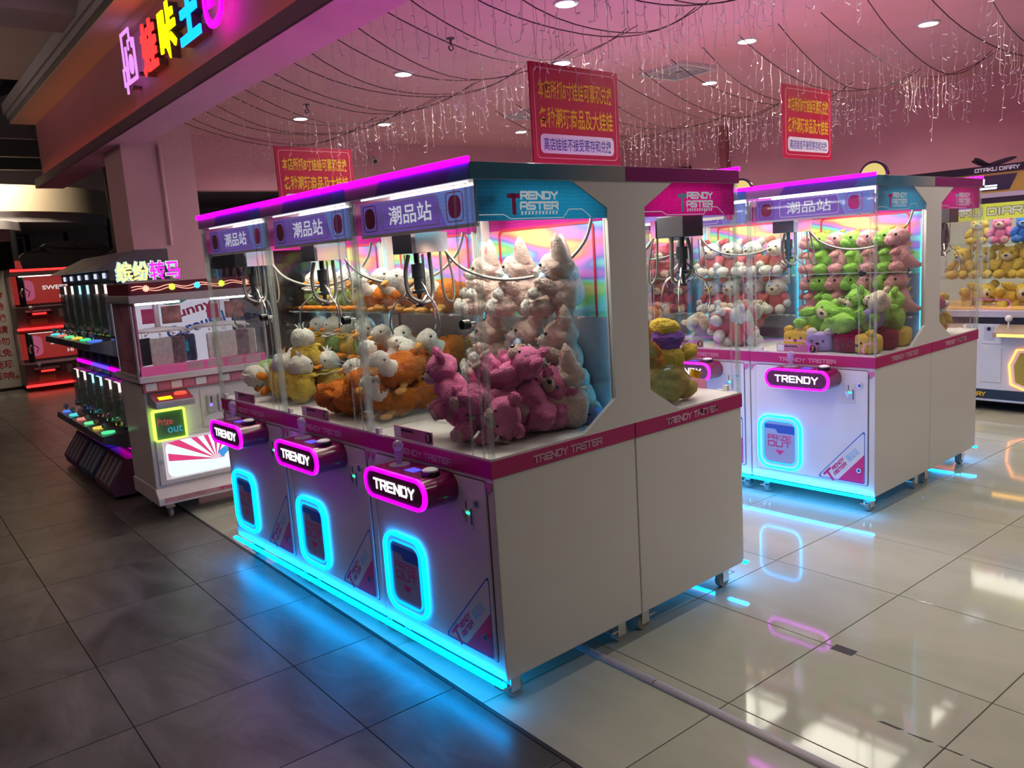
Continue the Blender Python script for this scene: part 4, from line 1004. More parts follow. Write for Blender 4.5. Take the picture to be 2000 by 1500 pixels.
BL = [((0.15, 0.28, FZ), (1.5, 0, .1), 'lying on its side along the front glass in the corner'), ((0.15, 0.22, FZ), (-1.5, 0, -.1), 'lying on its side along the front glass toward the chute'), ((0.30, 0.12, FZ), (0, 1.4, -1.2), 'on its back beside the side glass'),
      ((0.38, 0.30, FZ), (0, .2, -.3), 'sitting buried at the middle of the heap'), ((0.36, 0.48, FZ), (1.4, 0, .4), 'low at the rear of the heap by the ducks'), ((0.46, 0.14, FZ), (0, 0, -1.2), 'sitting against the side glass below the bowed fox'),
      ((0.17, 0.16, FZ + .12), (.2, -1.2, -.7), 'sprawled face down over the front corner'), ((0.17, 0.40, FZ + .12), (0, -.35, -.5), 'sitting up beside the chute, tallest of the heap'), ((0.32, 0.25, FZ + .13), (1.2, .3, .8), 'tipped sideways on top of the heap'),
      ((0.36, 0.44, FZ + .12), (0, 1.1, .3), 'leaning back behind the tallest bear'), ((0.44, 0.26, FZ + .12), (-1.0, .2, .2), 'high at the back of the heap'), ((0.24, 0.22, FZ + .20), (.4, 1.0, -.6), 'thrown on its back on top, paws raised'), ((0.34, 0.10, FZ + .12), (-.3, -.8, -1.0), 'bent over against the side glass, middle')]
for p, r, l in BL: put('bear_plush#pink', 1, p, r, 0.86, 'pink bear plush ' + l, g)
# machine 2: orange ducks with white heads
g = 'orange duck plush toys with white heads'
row(['duck_plush#orange'] * 4, 2, [0.14, 0.32, 0.50, 0.68], 0.58, 1.426, 0.92, ordl('white-headed orange duck plush on the upper shelf, {} from the near partition', 4), g, [(0, 0, .1), (0, 0, -.2), (0, .1, .15), (0, 0, .0)])
row(['duck_plush#orange'] * 4, 2, [0.14, 0.33, 0.51, 0.69], 0.58, 1.151, 0.92, ordl('white-headed orange duck plush on the lower shelf, {} from the near partition', 4), g, [(0, -.1, .2), (0, 0, 0), (0, 0, -.2), (0, .1, .1)])
DL = [((0.16, 0.16, FZ), (0, 0, .2), 'lying in the front corner by the near partition'), ((0.14, 0.36, FZ), (0, .1, 2.6), 'turned tail-first to the front glass, middle of the pile'), ((0.36, 0.18, FZ), (0, -.2, -.3), 'sitting upright at the near partition in the pile'), ((0.36, 0.40, FZ), (.3, .2, 1.2), 'tipped over in the middle of the pile'),
      ((0.30, 0.28, FZ + .13), (.2, .3, 2.2), 'belly down on top of the pile'), ((0.26, 0.10, FZ + .14), (0, -.25, .4), 'stretching its neck up on top of the pile'), ((0.40, 0.62, FZ), (0, .1, -.5), 'at the rear of the pile beside the chute'), ((0.17, 0.26, FZ + .12), (.1, .5, -2.4), 'head down over the front of the pile'), ((0.42, 0.30, FZ + .13), (.1, 0, .9), 'high at the back of the pile under the shelf'), ((0.14, 0.02 + .44, FZ + .01), (0, 0, 1.9), 'lying along the chute pane')]
for p, r, l in DL: put('duck_plush#orange', 2, p, r, 0.92, 'white-headed orange duck plush ' + l, g)
# machine 3: yellow and green ducklings
g = 'yellow and green duckling plush toys'
ks = ['duckling_plush#yellow', 'duckling_plush#green']
row([ks[i % 2] for i in range(4)], 3, [0.14, 0.32, 0.50, 0.68], 0.60, 1.426, 0.85, [('yellow', 'green')[i % 2] + ' duckling plush on the upper shelf, ' + ORD[i] + ' from the near partition' for i in range(4)], g)
row([ks[(i + 1) % 2] for i in range(4)], 3, [0.14, 0.32, 0.50, 0.68], 0.60, 1.151, 0.85, [('green', 'yellow')[i % 2] + ' duckling plush on the lower shelf, ' + ORD[i] + ' from the near partition' for i in range(4)], g)
YL = [((0.18, 0.12, FZ), (0, 0, 2.8), 0, 'with its back to the front glass by the near partition'), ((0.17, 0.31, FZ + .02), (0, 0, 3.2), 0, 'with its back to the front glass, middle of the pile'), ((0.15, 0.55 - .10, FZ + .05), (1.4, 0, .4), 0, 'lying on its side by the chute pane'), ((0.36, 0.16, FZ), (0, 0, .3), 0, 'sitting behind at the near partition in the pile'), ((0.36, 0.36, FZ + .05), (0, .2, 2.7), 0, 'high in the middle of the pile'),
      ((0.38, 0.58, FZ), (0, 0, 2.5), 1, 'sitting behind the chute at the floor'), ((0.15, 0.68, FZ + .05), (0, -1.5, .4), 1, 'lying with its orange feet up in the chute corner'), ((0.20, 0.56, FZ + .05), (1.3, .4, 1.3), 0, 'lying dark side out beside the far corner'), ((0.28, 0.24, FZ + .15), (0, .1, 3.4), 0, 'standing highest on the pile')]
for p, r, c, l in YL: put(ks[c], 3, p, r, 0.9, ('yellow', 'green')[c] + ' duckling plush ' + l, g)
# machine backing onto 1
put('hooded_plush', 'r1', (0.40, 0.70, FZ), (0, 0, .5), 1.0, 'large yellow plush in a purple hood seen through the side window', 'hooded plush toys')
put('bear_plush#yellow', 'r1', (0.52, 0.50, FZ), (0, .2, 0), 0.9, 'yellow bear plush half hidden behind the hooded plush', 'bears of the rear machine')
put('bear_plush#orange', 'r1', (0.61, 0.73, 1.151), (0, 0, 0), 0.75, 'orange bear plush on a shelf at the window edge of the rear machine', 'bears of the rear machine')
# machine 7: dinosaurs above, heap of mixed toys below
g = 'green and pink dinosaur plush toys on shelves'
ks = ['dinosaur_plush#pink', 'dinosaur_plush#green']
for zi, (z, nm, o) in enumerate(((1.426, 'upper', 0), (1.151, 'lower', 0))):
    for i in range(7):
        c = i % 2
        put(ks[c], 7, (0.59, 0.085 + i * 0.108, z), (0, 0, -.75), 0.95, ('pink', 'green')[c] + ' dinosaur plush on the ' + nm + ' shelf, ' + ORD[i] + ' from the side glass', g)
g = 'mixed plush heap in the dinosaur machine'
HL = [('bear_plush#lime', (0.16, 0.30, FZ + .13), (0, -1.3, .2), 'lime green bear plush lying on its back on the heap, middle'), ('bear_plush#lime', (0.18, 0.10, FZ + .13), (.2, 1.0, -.3), 'lime green bear plush bent face down at the front corner'), ('bear_plush#lime', (0.34, 0.20, FZ + .14), (0, -.3, -.8), 'lime green bear plush sitting high near the side glass'), ('bear_plush#lime', (0.36, 0.38, FZ + .12), (0, .9, .5), 'lime green bear plush tipped forward at the back of the heap'), ('bear_plush#lime', (0.30, 0.60, FZ + .10), (.8, 0, .2), 'lime green bear plush leaning at the chute'), ('bear_plush#lime', (0.46, 0.10, FZ + .10), (0, 0, -1.2), 'lime green bear plush against the side glass under the dinosaurs'),
      ('heart_cushion', (0.42, 0.55, FZ + .06), (0, -.5, .3), 'red heart cushion behind the green bears'), ('box_plush#lilac', (0.13, 0.40, FZ), (0, 0, .1), 'lilac box plush with white ears at the front glass'), ('box_plush#maroon', (0.13, 0.22, FZ), (0, 0, -.1), 'dark red box plush at the front glass'), ('box_plush#yellow', (0.12, 0.075 + .03, FZ), (0, 0, -.4), 'yellow box plush in the front corner'), ('box_plush#maroon', (0.34, 0.10, FZ), (0, 0, -1.3), 'dark red box plush beside the side glass'), ('box_plush#yellow', (0.52, 0.10, FZ), (0, 0, -1.4), 'yellow box plush at the rear of the side glass'), ('box_plush#yellow', (0.24, 0.62, FZ), (0, 0, .2), 'yellow box plush standing by the chute'), ('bear_plush#cream', (0.27, 0.10, FZ + .13), (.3, .4, -1.2), 'cream bear plush in lilac between the green bears')]
for k, p, r, l in HL: put(k, 7, p, r, 0.9, l, g)
# machine 8: dressed bears
g = 'white dressed bear plush toys'
row(['bear_plush#white'] * 4, 8, [0.14, 0.33, 0.52, 0.70], 0.60, 1.426, 0.88, ordl('white bear plush in a coral dress on the upper shelf, {} from the near partition', 4), g)
row(['bear_plush#white'] * 4, 8, [0.14, 0.33, 0.52, 0.70], 0.60, 1.151, 0.88, ordl('white bear plush in a coral dress on the lower shelf, {} from the near partition', 4), g)
WL = [('bear_plush#white', (0.16, 0.16, FZ), (0, 0, 2.5), 'white bear plush in coral with its back to the front glass'), ('bear_plush#white', (0.15, 0.36, FZ + .05), (1.4, 0, .3), 'white bear plush in coral lying on its side at the front glass'), ('bear_plush#white', (0.32, 0.20, FZ + .13), (0, 1.2, .2), 'white bear plush in coral face down on the heap'), ('bear_plush#white', (0.36, 0.42, FZ + .06), (0, -1.2, .6), 'white bear plush in coral lying feet up in the heap'), ('bear_plush#cream', (0.33, 0.60, FZ + .06), (0, 1.3, 1.2), 'cream bear plush in lilac lying face down by the chute'), ('bear_plush#cream', (0.45, 0.45, FZ + .13), (0, 1.2, -.6), 'cream bear plush in lilac at the back of the heap')]
for k, p, r, l in WL: put(k, 8, p, r, 0.95, l, g)
# machine 9: crimson bears seen through the partitions
g = 'crimson bear plush toys'
row(['bear_plush#crimson'] * 4, 9, [0.14, 0.33, 0.52, 0.70], 0.60, 1.426, 0.9, ordl('crimson bear plush on the upper shelf, {} from the near partition', 4), g)
row(['bear_plush#crimson'] * 4, 9, [0.14, 0.33, 0.52, 0.70], 0.60, 1.151, 0.9, ordl('crimson bear plush on the lower shelf, {} from the near partition', 4), g)
for k, p, r, l in [('bear_plush#orange', (0.25, 0.20, FZ), (0, 0, .3), 'tangerine bear plush at the near partition of the crimson bears'), ('bear_plush#orange', (0.2, 0.45, FZ + .05), (1.3, 0, 0), 'tangerine bear plush lying below the crimson bears'), ('bear_plush#cream', (0.4, 0.3, FZ + .1), (0, 1.2, 0), 'cream bear plush in lilac under the crimson bears')]: put(k, 9, p, r, 0.95, l, g)
# machine backing onto 7
put('bear_plush#white', 'r7', (0.50, 0.70, FZ + .12), (0, .3, 0), 0.9, 'white bear plush at the window edge of the last machine', 'bears of the last machine')
put('bear_plush#yellow', 'r7', (0.42, 0.70, FZ), (0, 0, .4), 0.9, 'yellow bear plush at the window edge of the last machine', 'bears of the last machine')
# ------------------------------------------------------------------ white carousel prize machine by the column
silver = mat('silver_trim', (0.55, 0.52, 0.54), 0.35, 0.4)
cream_w = mat('machine_white', (0.74, 0.68, 0.70), 0.4, coat=0.2)
dark_red = mat('dark_red_header', (0.16, 0.015, 0.035), 0.35)
rose_p = mat('rose_print', (0.62, 0.20, 0.30), 0.5)
gold_p = mat('dull_gold_print', (0.40, 0.30, 0.14), 0.5)
c = empty('carousel_machine', (-0.233, 3.60, 0), 0, store=True); tag(c, 'white and pink carousel prize machine under a neon sign by the column', 'arcade machine')
CW, CD = 0.86, 0.62
MB().box(0.0, CW, 0.03, CD, 0.20, 0.95).build('cabinet_body', cream_w, c, bevel=0.006)
sk = MB().prism([(-0.03, 0.11), (-0.03, 0.16), (0.03, 0.22), (CD, 0.22), (CD, 0.11)], 0, -0.01, CW + 0.01).build('skirt', cream_w, c, bevel=0.004)
MB().prism([(-0.0305, 0.125), (-0.0305, 0.158), (0.020, 0.208), (0.021, 0.207), (-0.0285, 0.157), (-0.0285, 0.125)], 0, 0.03, CW - 0.03).build('skirt_print', mat('pink_marble_print', (0.62, 0.32, 0.38), 0.5, var=0.3, varscale=9), sk)
mb = MB(); text(mb, 'Funny', face_near(0.42, -0.033, 0.128), 0.22, 0.03, 0.02, 0.1); mb.build('lettering', print_p, sk)
ld = MB().box(0.03, CW - 0.03, 0.018, 0.03, 0.24, 0.585).build('lower_door', cream_w, c, bevel=0.004)
lb_glow = glow('lightbox_white', (0.85, 0.95, 1.0), 1.05)
MB().box(0.075, CW - 0.06, 0.012, 0.02, 0.275, 0.555).build('light_box', lb_glow, ld)
mb = MB(); T = face_near(0.43, 0.0110, 0.36)
for k in range(9):
    a0 = PI * (k + 0.15) / 9; a1 = PI * (k + 0.6) / 9
    def hit(a):
        dx, dz = math.cos(a), math.sin(a); t = min(0.33 / max(abs(dx), 1e-4), 0.185 / max(dz, 1e-4)); return (dx * t, dz * t, 0)
    p0, p1 = hit(a0), hit(a1); mb.add([(0, 0, 0), p1, p0], [(0, 1, 2)], T)
mb.build('ray_print', glow('lightbox_rose', (0.85, 0.05, 0.22), 0.9), ld)
MB().prism([(0.10, 0.28)] + [(0.10 + 0.68 * k / 24, 0.335 + 0.025 * abs(math.sin(k * 0.9))) for k in range(25)] + [(0.78, 0.28)], 1, 0.0095, 0.0105).build('cloud_print', lb_glow, ld)
un = MB().prism(blob(0.52, 0.405, 0.06, 0.045, 18), 1, 0.0085, 0.0095).prism(blob(0.575, 0.455, 0.035, 0.03, 16), 1, 0.0085, 0.0095).build('pony_print', lb_glow, ld)
MB().prism([(0.47, 0.36), (0.44, 0.41), (0.50, 0.44), (0.52, 0.50), (0.57, 0.52), (0.56, 0.46), (0.54, 0.42), (0.50, 0.385)], 1, 0.0078, 0.0085).build('mane_print', glow('lightbox_blue', (0.05, 0.35, 0.85), 0.9), ld)
MB().prism([(0.575, 0.485), (0.592, 0.482), (0.60, 0.54)], 1, 0.0078, 0.0085).build('horn_print', glow('lightbox_gold', (0.9, 0.5, 0.05), 0.9), ld)
MB().ring(rrect(0.437, 0.415, 0.725, 0.28, 0.01, 4), rrect(0.437, 0.415, 0.70, 0.255, 0.05, 4), 1, 0.0095, 0.0115).build('ornament_border', glow('lightbox_pale', (0.85, 0.65, 0.72), 0.7), ld)
MB().cyl((0.055, 0.0, 0.41), (0.055, 0.02, 0.41), 0.012, n=12).build('lock', chrome, ld)
# control desk, prize window, coin slots
dk = MB().prism([(-0.13, 0.80), (-0.14, 0.845), (0.02, 0.895), (0.03, 0.895), (0.03, 0.79)], 0, 0.025, 0.29).build('control_desk', silver, c, bevel=0.008)
MB().prism([(-0.128, 0.8515), (-0.003, 0.8905), (-0.003, 0.8885), (-0.128, 0.8495)], 0, 0.035, 0.28).build('desk_print', mat('rose_desk_print', (0.45, 0.05, 0.10), 0.4), dk)
MB().prism([(-0.11, 0.8585), (-0.06, 0.8742), (-0.06, 0.8722), (-0.11, 0.8565)], 0, 0.06, 0.15).build('display', glow('yellow_display', (1.0, 0.85, 0.0), 1.1), dk)
MB().lathe([(0.042, 0), (0.042, 0.012), (0.034, 0.02), (0.0, 0.024)], (0.215, -0.06, 0.873), 20).build('button', glow('red_button', (1.0, 0.12, 0.06), 0.9), dk, smooth=0.6)
pw = MB().ring(rrect(0.135, 0.665, 0.215, 0.215, 0.012, 3), rrect(0.135, 0.665, 0.195, 0.195, 0.008, 3), 1, -0.02, 0.03).build('prize_window', glow('lime_light', (0.55, 1.0, 0.08), 2.2), c)
MB().box(0.038, 0.232, 0.0, 0.02, 0.568, 0.762).build('flap', mat('green_flap', (0.10, 0.20, 0.10), 0.4), pw)
mb = MB(); text(mb, 'Prize', face_near(0.055, -0.002, 0.665), 0.10, 0.05, 0.02, 0.02); mb.build('lettering', glow('prize_red', (0.75, 0.10, 0.10), 0.5), pw)  # emission added to brighten the print, the letters are no lamp
mb = MB(); text(mb, 'out', face_near(0.115, -0.002, 0.605), 0.10, 0.05, 0.02, 0.02); mb.build('lettering', glow('prize_teal', (0.05, 0.45, 0.6), 0.6), pw)  # print brightened by its own emission as well
cp = MB().box(0.37, 0.60, 0.022, 0.03, 0.60, 0.87).build('coin_panel', cream_w, c, bevel=0.003)
for x in (0.44, 0.52):
    s = MB().prism(rrect(x, 0.765, 0.06, 0.13, 0.012, 3), 1, 0.005, 0.022).build('coin_slot', silver, cp, bevel=0.003)
    MB().box(x - 0.004, x + 0.004, 0.003, 0.006, 0.77, 0.815).build('slit', black, s); MB().cyl((x - 0.006, 0.003, 0.755), (x - 0.006, 0.006, 0.755), 0.012, n=12).build('coin_light', glow('violet_light', (0.25, 0.2, 1.0), 1.6), s)
MB().cyl((0.40, 0.012, 0.69), (0.40, 0.022, 0.69), 0.012, n=12).build('lock', chrome, cp)
# printed trim belt
tb = MB().box(-0.005, CW + 0.005, 0.0, 0.04, 0.905, 0.975).build('trim_belt', mat('rose_belt', (0.50, 0.12, 0.18), 0.5), c)
for k in range(10):
    MB().box(0.012 + k * 0.084, 0.084 + k * 0.084, -0.002, 0.0, 0.915, 0.965).build('belt_print', print_w if k % 2 == 0 else rose_p, tb)
# glazed carousel chamber
gb = MB().box(-0.03, CW + 0.03, -0.03, CD, 0.975, 1.02).build('chamber_base', cream_w, c, bevel=0.006)
MB().box(-0.005, CW + 0.005, -0.012, -0.008, 1.02, 1.085).build('rose_strip', glow('rose_strip_lit', (0.75, 0.10, 0.32), 0.5), gb)
for k in range(4): MB().box(0.30 + k * 0.14, 0.41 + k * 0.14, -0.0135, -0.012, 1.028, 1.078).build('strip_print', mat('pale_rose_print', (0.75, 0.45, 0.55), 0.5), gb)
MB().box(0.0, CW, -0.022, -0.018, 1.02, 1.50).build('front_pane', pane, c)
for s, x in ((0, -0.03), (1, CW + 0.012)):
    fr = MB().prism([(-0.028, 1.06), (0.03, 1.0), (CD, 1.0), (CD, 1.53), (0.0, 1.53), (-0.028, 1.50)], 0, x, x + 0.004).build('side_pane', pane, c)
    MB().tube([(x + .004, 0.03, 1.005), (x + .004, -0.026, 1.07), (x + .004, -0.026, 1.50)], 0.010, 8).build('side_rim', silver, fr, smooth=0.6)
mb = MB(); bkp = MB().box(0.0, CW, CD - 0.03, CD - 0.015, 1.0, 1.54).build('back_print', glow('funny_back', (0.62, 0.58, 0.72), 0.75), c)
MB().box(0.0, 0.012, 0.0, CD - 0.03, 1.0, 1.54).build('side_print', mat('side_rose_print', (0.62, 0.25, 0.35), 0.5, var=0.5, varscale=4), c)
T = face_near(0.40, CD - 0.0315, 1.33) @ Matrix.Rotation(0.22, 4, 'Z')
mb = MB(); text(mb, 'Funny', T, 0.34, 0.10, 0.03, 0.02); mb.build('lettering', mat('funny_rose', (0.65, 0.04, 0.15), 0.5), bkp)
mb = MB(); text(mb, 'Carousel', T @ Matrix.Translation((-0.06, -0.11, 0)), 0.46, 0.09, 0.03, 0.02); mb.build('lettering', print_b, bkp)
MB().prism(blob(0.42, 1.53, 0.13, 0.06, 24), 1, CD - 0.033, CD - 0.0305).build('round_print', mat('mint_print', (0.15, 0.6, 0.45), 0.5), bkp)
for x in (0.0, 0.52): MB().box(x + 0.02, x + 0.32, 0.05, 0.08, 1.50, 1.513).build('lamp', glow('chamber_lamp', (1.0, 0.92, 0.98), 8.0), c)
for x in (0.22, 0.66):
    hub = MB().cyl((x, 0.30, 1.32), (x, 0.30, 1.50), 0.02, n=12).build('carousel_hub', silver, c)
    MB().lathe([(0.03, 0), (0.19, 0.0), (0.19, 0.012), (0.03, 0.03)], (x, 0.30, 1.30), 24).build('turntable', ring_w, hub, smooth=0.5)
    for k in range(14):
        a = 2 * PI * k / 14; MB().tube([(x + .17 * math.cos(a), .30 + .17 * math.sin(a), 1.305), (x + .215 * math.cos(a), .30 + .215 * math.sin(a), 1.285)], 0.008, 6).build('hook', ring_w, hub)
    MB().box(x - 0.16, x - 0.08, 0.05, 0.06, 1.37, 1.47).build('rose_card', print_p, hub); MB().box(x - 0.03, x + 0.10, 0.05, 0.06, 1.36, 1.48).build('picture_card', mat('card_print', (0.55, 0.25, 0.25), 0.5, var=0.7, varscale=12), hub)
# header with neon wave and flowers
MB().box(-0.03, CW + 0.03, -0.03, CD, 1.515, 1.57).build('header_bar', silver, c, bevel=0.006)
hd = MB().box(-0.02, CW + 0.02, -0.02, CD - 0.05, 1.57, 1.65).build('header', dark_red, c, bevel=0.004)
neon = glow('neon_peach', (1.0, 0.42, 0.30), 1.8)
for dz in (0, 0.016): MB().tube([(0.0 + 0.84 * k / 50, -0.024, 1.603 + dz + 0.010 * math.sin(k / 50 * 4 * 2 * PI + dz * 30)) for k in range(51)], 0.0025, 5).build('neon_wave', neon, hd)
for k, col in enumerate(((1.0, .35, .25), (.55, 1.0, .05), (.05, .6, 1.0), (.55, 1.0, .05), (1.0, .35, .25))):
    x = 0.09 + k * 0.17; pts = []
    for i in range(20): r = 0.024 if i % 2 == 0 else 0.016; pts.append((x + r * math.cos(2 * PI * i / 20), 1.611 + r * math.sin(2 * PI * i / 20)))
    MB().prism(pts, 1, -0.030, -0.022).build('neon_flower', glow('flower_%d' % k, col, 2.2), hd)
ns = empty('neon_sign', (-0.31, 3.60, 1.654), 0, store=True); tag(ns, 'glowing neon character sign on top of the white carousel machine', 'sign')
MB().box(0.05, 0.40, 0.0, 0.03, -0.004, 0.012).build('base', silver, ns)
mb = MB(); v, f, tw, th = text_geo('缤纷转马', 0.055); V, F = solid([(a * 0.42 / tw, b * 0.145 / th, 0) for a, b, _ in v], f, 0.02); mb.add(V, F, face_near(0.0, 0.008, 0.0)); mb.build('glow_outline', glow('sign_white_outline', (0.55, 0.80, 0.70), 1.0), ns)
mb = MB(); v, f, tw, th = text_geo('缤纷', 0.02); V, F = solid([(a * 0.20 / tw, b * 0.13 / th, 0) for a, b, _ in v], f, 0.008); mb.add(V, F, face_near(0.008, 0.004, 0.007)); mb.build('letters', glow('sign_yellow', (1.0, 0.85, 0.30), 1.3), ns)
mb = MB(); v, f, tw, th = text_geo('转马', 0.02); V, F = solid([(a * 0.20 / tw, b * 0.13 / th, 0) for a, b, _ in v], f, 0.008); mb.add(V, F, face_near(0.214, 0.004, 0.007)); mb.build('letters', glow('sign_magenta', (0.9, 0.02, 0.75), 1.6), ns)
for x in (0.08, CW - 0.08):
    for y in (0.06, CD - 0.08):
        w = MB().box(x - 0.03, x + 0.03, y - 0.02, y + 0.02, 0.07, 0.115).build('caster', chrome, c); MB().cyl((x - .012, y, 0.036), (x + .012, y, 0.036), 0.036, n=16).build('wheel', rubber, w)
# pouches hanging in the chamber
cloth = {'navy': mat('pouch_navy', (0.03, 0.035, 0.06), 0.6), 'white': mat('pouch_white', (0.70, 0.68, 0.66), 0.5, var=0.15, varscale=30), 'mauve': mat('pouch_mauve', (0.28, 0.20, 0.25), 0.6, var=0.4, varscale=25), 'denim': mat('pouch_denim', (0.10, 0.12, 0.22), 0.6, var=0.4, varscale=25)}
def pouch(x, y, rz, kind, lab):
    o = empty('pouch', (-0.233 + x, 3.60 + y, 1.30), rz, store=True); tag(o, lab, 'pouch', 'pouches hanging in the carousel machine')
    MB().prism(rrect(0, -0.13, 0.15, 0.19, 0.015, 2), 1, -0.008, 0.008).build('bag', cloth[kind], o, bevel=0.004)
    MB().tube([(0, 0, -0.04), (0, 0, 0.0)], 0.003, 5).build('loop', ring_w, o)
for x, y, rz, kd, lb in ((0.07, 0.16, 0.6, 'navy', 'dark navy pouch hanging nearest the left side pane'), (0.17, 0.09, 0.1, 'white', 'white pouch with small prints, front of the left carousel'), (0.26, 0.10, -0.5, 'mauve', 'mauve patterned pouch beside the white one'), (0.36, 0.16, -0.9, 'denim', 'blue grey pouch on the right of the left carousel'), (0.40, 0.24, -1.2, 'denim', 'second blue grey pouch behind, on the left carousel'),
                         (0.55, 0.13, 0.6, 'white', 'white speckled pouch at the left of the second carousel'), (0.63, 0.09, 0.2, 'white', 'white speckled pouch at the front of the second carousel'), (0.72, 0.10, -0.3, 'mauve', 'mauve speckled pouch right of the front on the second carousel'), (0.80, 0.16, -0.8, 'white', 'white pouch at the far right of the second carousel')):
    pouch(x, y, rz, kd, lb)

# ------------------------------------------------------------------ dark capsule towers along the corridor
tower_m = mat('tower_grey', (0.085, 0.085, 0.115), 0.35, coat=0.2); tower_l = mat('tower_edge', (0.16, 0.16, 0.20), 0.4)
smoke_g = glass('smoked_pane', (0.72, 0.78, 0.80), 1.0, 0.05)
capsule_m = mat('capsule_heap', (0.45, 0.47, 0.45), 0.3, var=0.6, varscale=22)
def tower(k, label, tint, strip, bin_col):
    t = empty('capsule_tower', (-0.23, 4.42 + k * 0.62, 0), 0, store=True); tag(t, label, 'arcade machine', 'dark capsule towers along the corridor')
    W_ = 0.605; SA, SB = 0.155, 0.45
    MB().box(0.10, 0.50, 0.005, W_ - 0.005, 0.03, 1.76).build('cabinet_body', tower_m, t, bevel=0.004)
    MB().prism([(-0.04, 1.76), (0.50, 1.76), (0.50, 1.90), (0.26, 1.90)], 1, 0.0, W_).build('visor', tower_l, t)
    MB().box(0.06, 0.10, 0.0, W_, 1.68, 1.76).build('lamp_bar', tower_m, t)
    for tier, (z0, z1) in enumerate(((1.26, 1.66), (0.55, 0.90))):
        for s in (SA, SB):
            w = MB().box(0.045, 0.10, s - 0.10, s + 0.10, z0, z1).build('tube_chamber', mat('chamber_grey', (0.36, 0.38, 0.40), 0.4), t)
            MB().box(0.020, 0.025, s - 0.10, s + 0.10, z0, z1).build('pane', smoke_g, w)
            MB().box(0.028, 0.045, s - 0.085, s + 0.085, z1 - 0.075, z1 - 0.005).build('stripe_lamp', glow('stripe_' + tint, dict(cool=(0.35, 0.65, 0.75), warm=(0.85, 0.55, 0.48))[tint], 2.0), w)
            for b in range(5): MB().box(0.022, 0.030, s - 0.075 + b * 0.036, s - 0.067 + b * 0.036, z1 - 0.075, z1 - 0.005).build('bar', black, w)
            MB().box(0.028, 0.044, s - 0.07, s + 0.07, z0 + 0.01, z0 + (z1 - z0) * 0.6).build('capsules', capsule_m, w)
            MB().ring([(s + .05 + .028 * math.cos(a), z0 + .03 + .028 * math.sin(a)) for a in [2 * PI * i / 14 for i in range(14)]], [(s + .05 + .018 * math.cos(a), z0 + .03 + .018 * math.sin(a)) for a in [2 * PI * i / 14 for i in range(14)]], 0, 0.005, 0.02).build('ring_handle', chrome, w)
        zc = z0 - 0.09
        ds = MB().prism([(-0.15, zc), (-0.14, zc + 0.05), (0.10, zc + 0.075), (0.10, zc - 0.09)], 1, 0.01, W_ - 0.01).build('desk', tower_m, t, bevel=0.006)
        for j, s in enumerate((SA, SB)):
            MB().cyl((-0.075, s + 0.07, zc + 0.05), (-0.075, s + 0.07, zc + 0.085), 0.006, n=8).build('joystick_stem', chrome, ds); MB().ell((-0.075, s + 0.07, zc + 0.10), 0.022, nu=12, nv=8).build('joystick_ball', mat('grey_ball', (0.3, 0.28, 0.33), 0.3), ds, smooth=1.2)
            col = [(.1, .25, 1), (.1, 1, .4), (1, .75, .1), (.2, 1, .4), (.9, .3, .25), (.1, .9, .9)][(k * 2 + j + tier) % 6]
            MB().lathe([(0.05, 0), (0.05, 0.012), (0.0, 0.018)], (-0.075, s - 0.03, zc + 0.058), 16).build('button', glow('button_%d' % ((k * 2 + j + tier) % 6), col, 0.9), ds)
    for s in (SA, SB):
        MB().box(0.052, 0.062, s - 0.03, s + 0.03, 1.70, 1.74).build('spot_lamp', glow('spot_' + tint, (0.6, 0.65, 0.9), 1.2), t)
        MB().box(0.09, 0.098, s - 0.05, s + 0.05, 1.00, 1.07).build('coin_window', black, t)
    MB().box(0.085, 0.10, 0.01, W_ - 0.01, 0.955, 0.98).build('light_strip', strip, t)
    MB().box(0.085, 0.10, 0.01, W_ - 0.01, 0.345, 0.365).build('light_strip', strip, t)
    bn = MB().prism([(-0.12, 0.03), (-0.14, 0.10), (0.0, 0.31), (0.10, 0.31), (0.10, 0.03)], 1, 0.01, W_ - 0.01).build('capsule_bin', mat('bin_%d' % k, bin_col, 0.35), t, bevel=0.004)
    for i in range(4):
        s = 0.095 + i * 0.132
        MB().prism([(-0.136, 0.115), (-0.020, 0.289), (-0.014, 0.283), (-0.130, 0.109)], 1, s - 0.035, s + 0.035).build('bin_slot', mat('bin_grey', (0.30, 0.30, 0.34), 0.4), bn)
tower(0, 'dark capsule tower nearest the white carousel machine, warm lamps', 'warm', glow('strip_magenta', (1.0, 0.0, 0.75), 2.5), (0.16, 0.05, 0.10))
tower(1, 'dark capsule tower in the middle, pale blue lamps and blue strips', 'cool', glow('strip_blue', (0.08, 0.03, 1.0), 3.0), (0.04, 0.06, 0.18))
tower(2, 'dark capsule tower farthest down the corridor, warm lamps', 'warm', glow('strip_magenta2', (1.0, 0.0, 0.75), 2.5), (0.13, 0.04, 0.13))

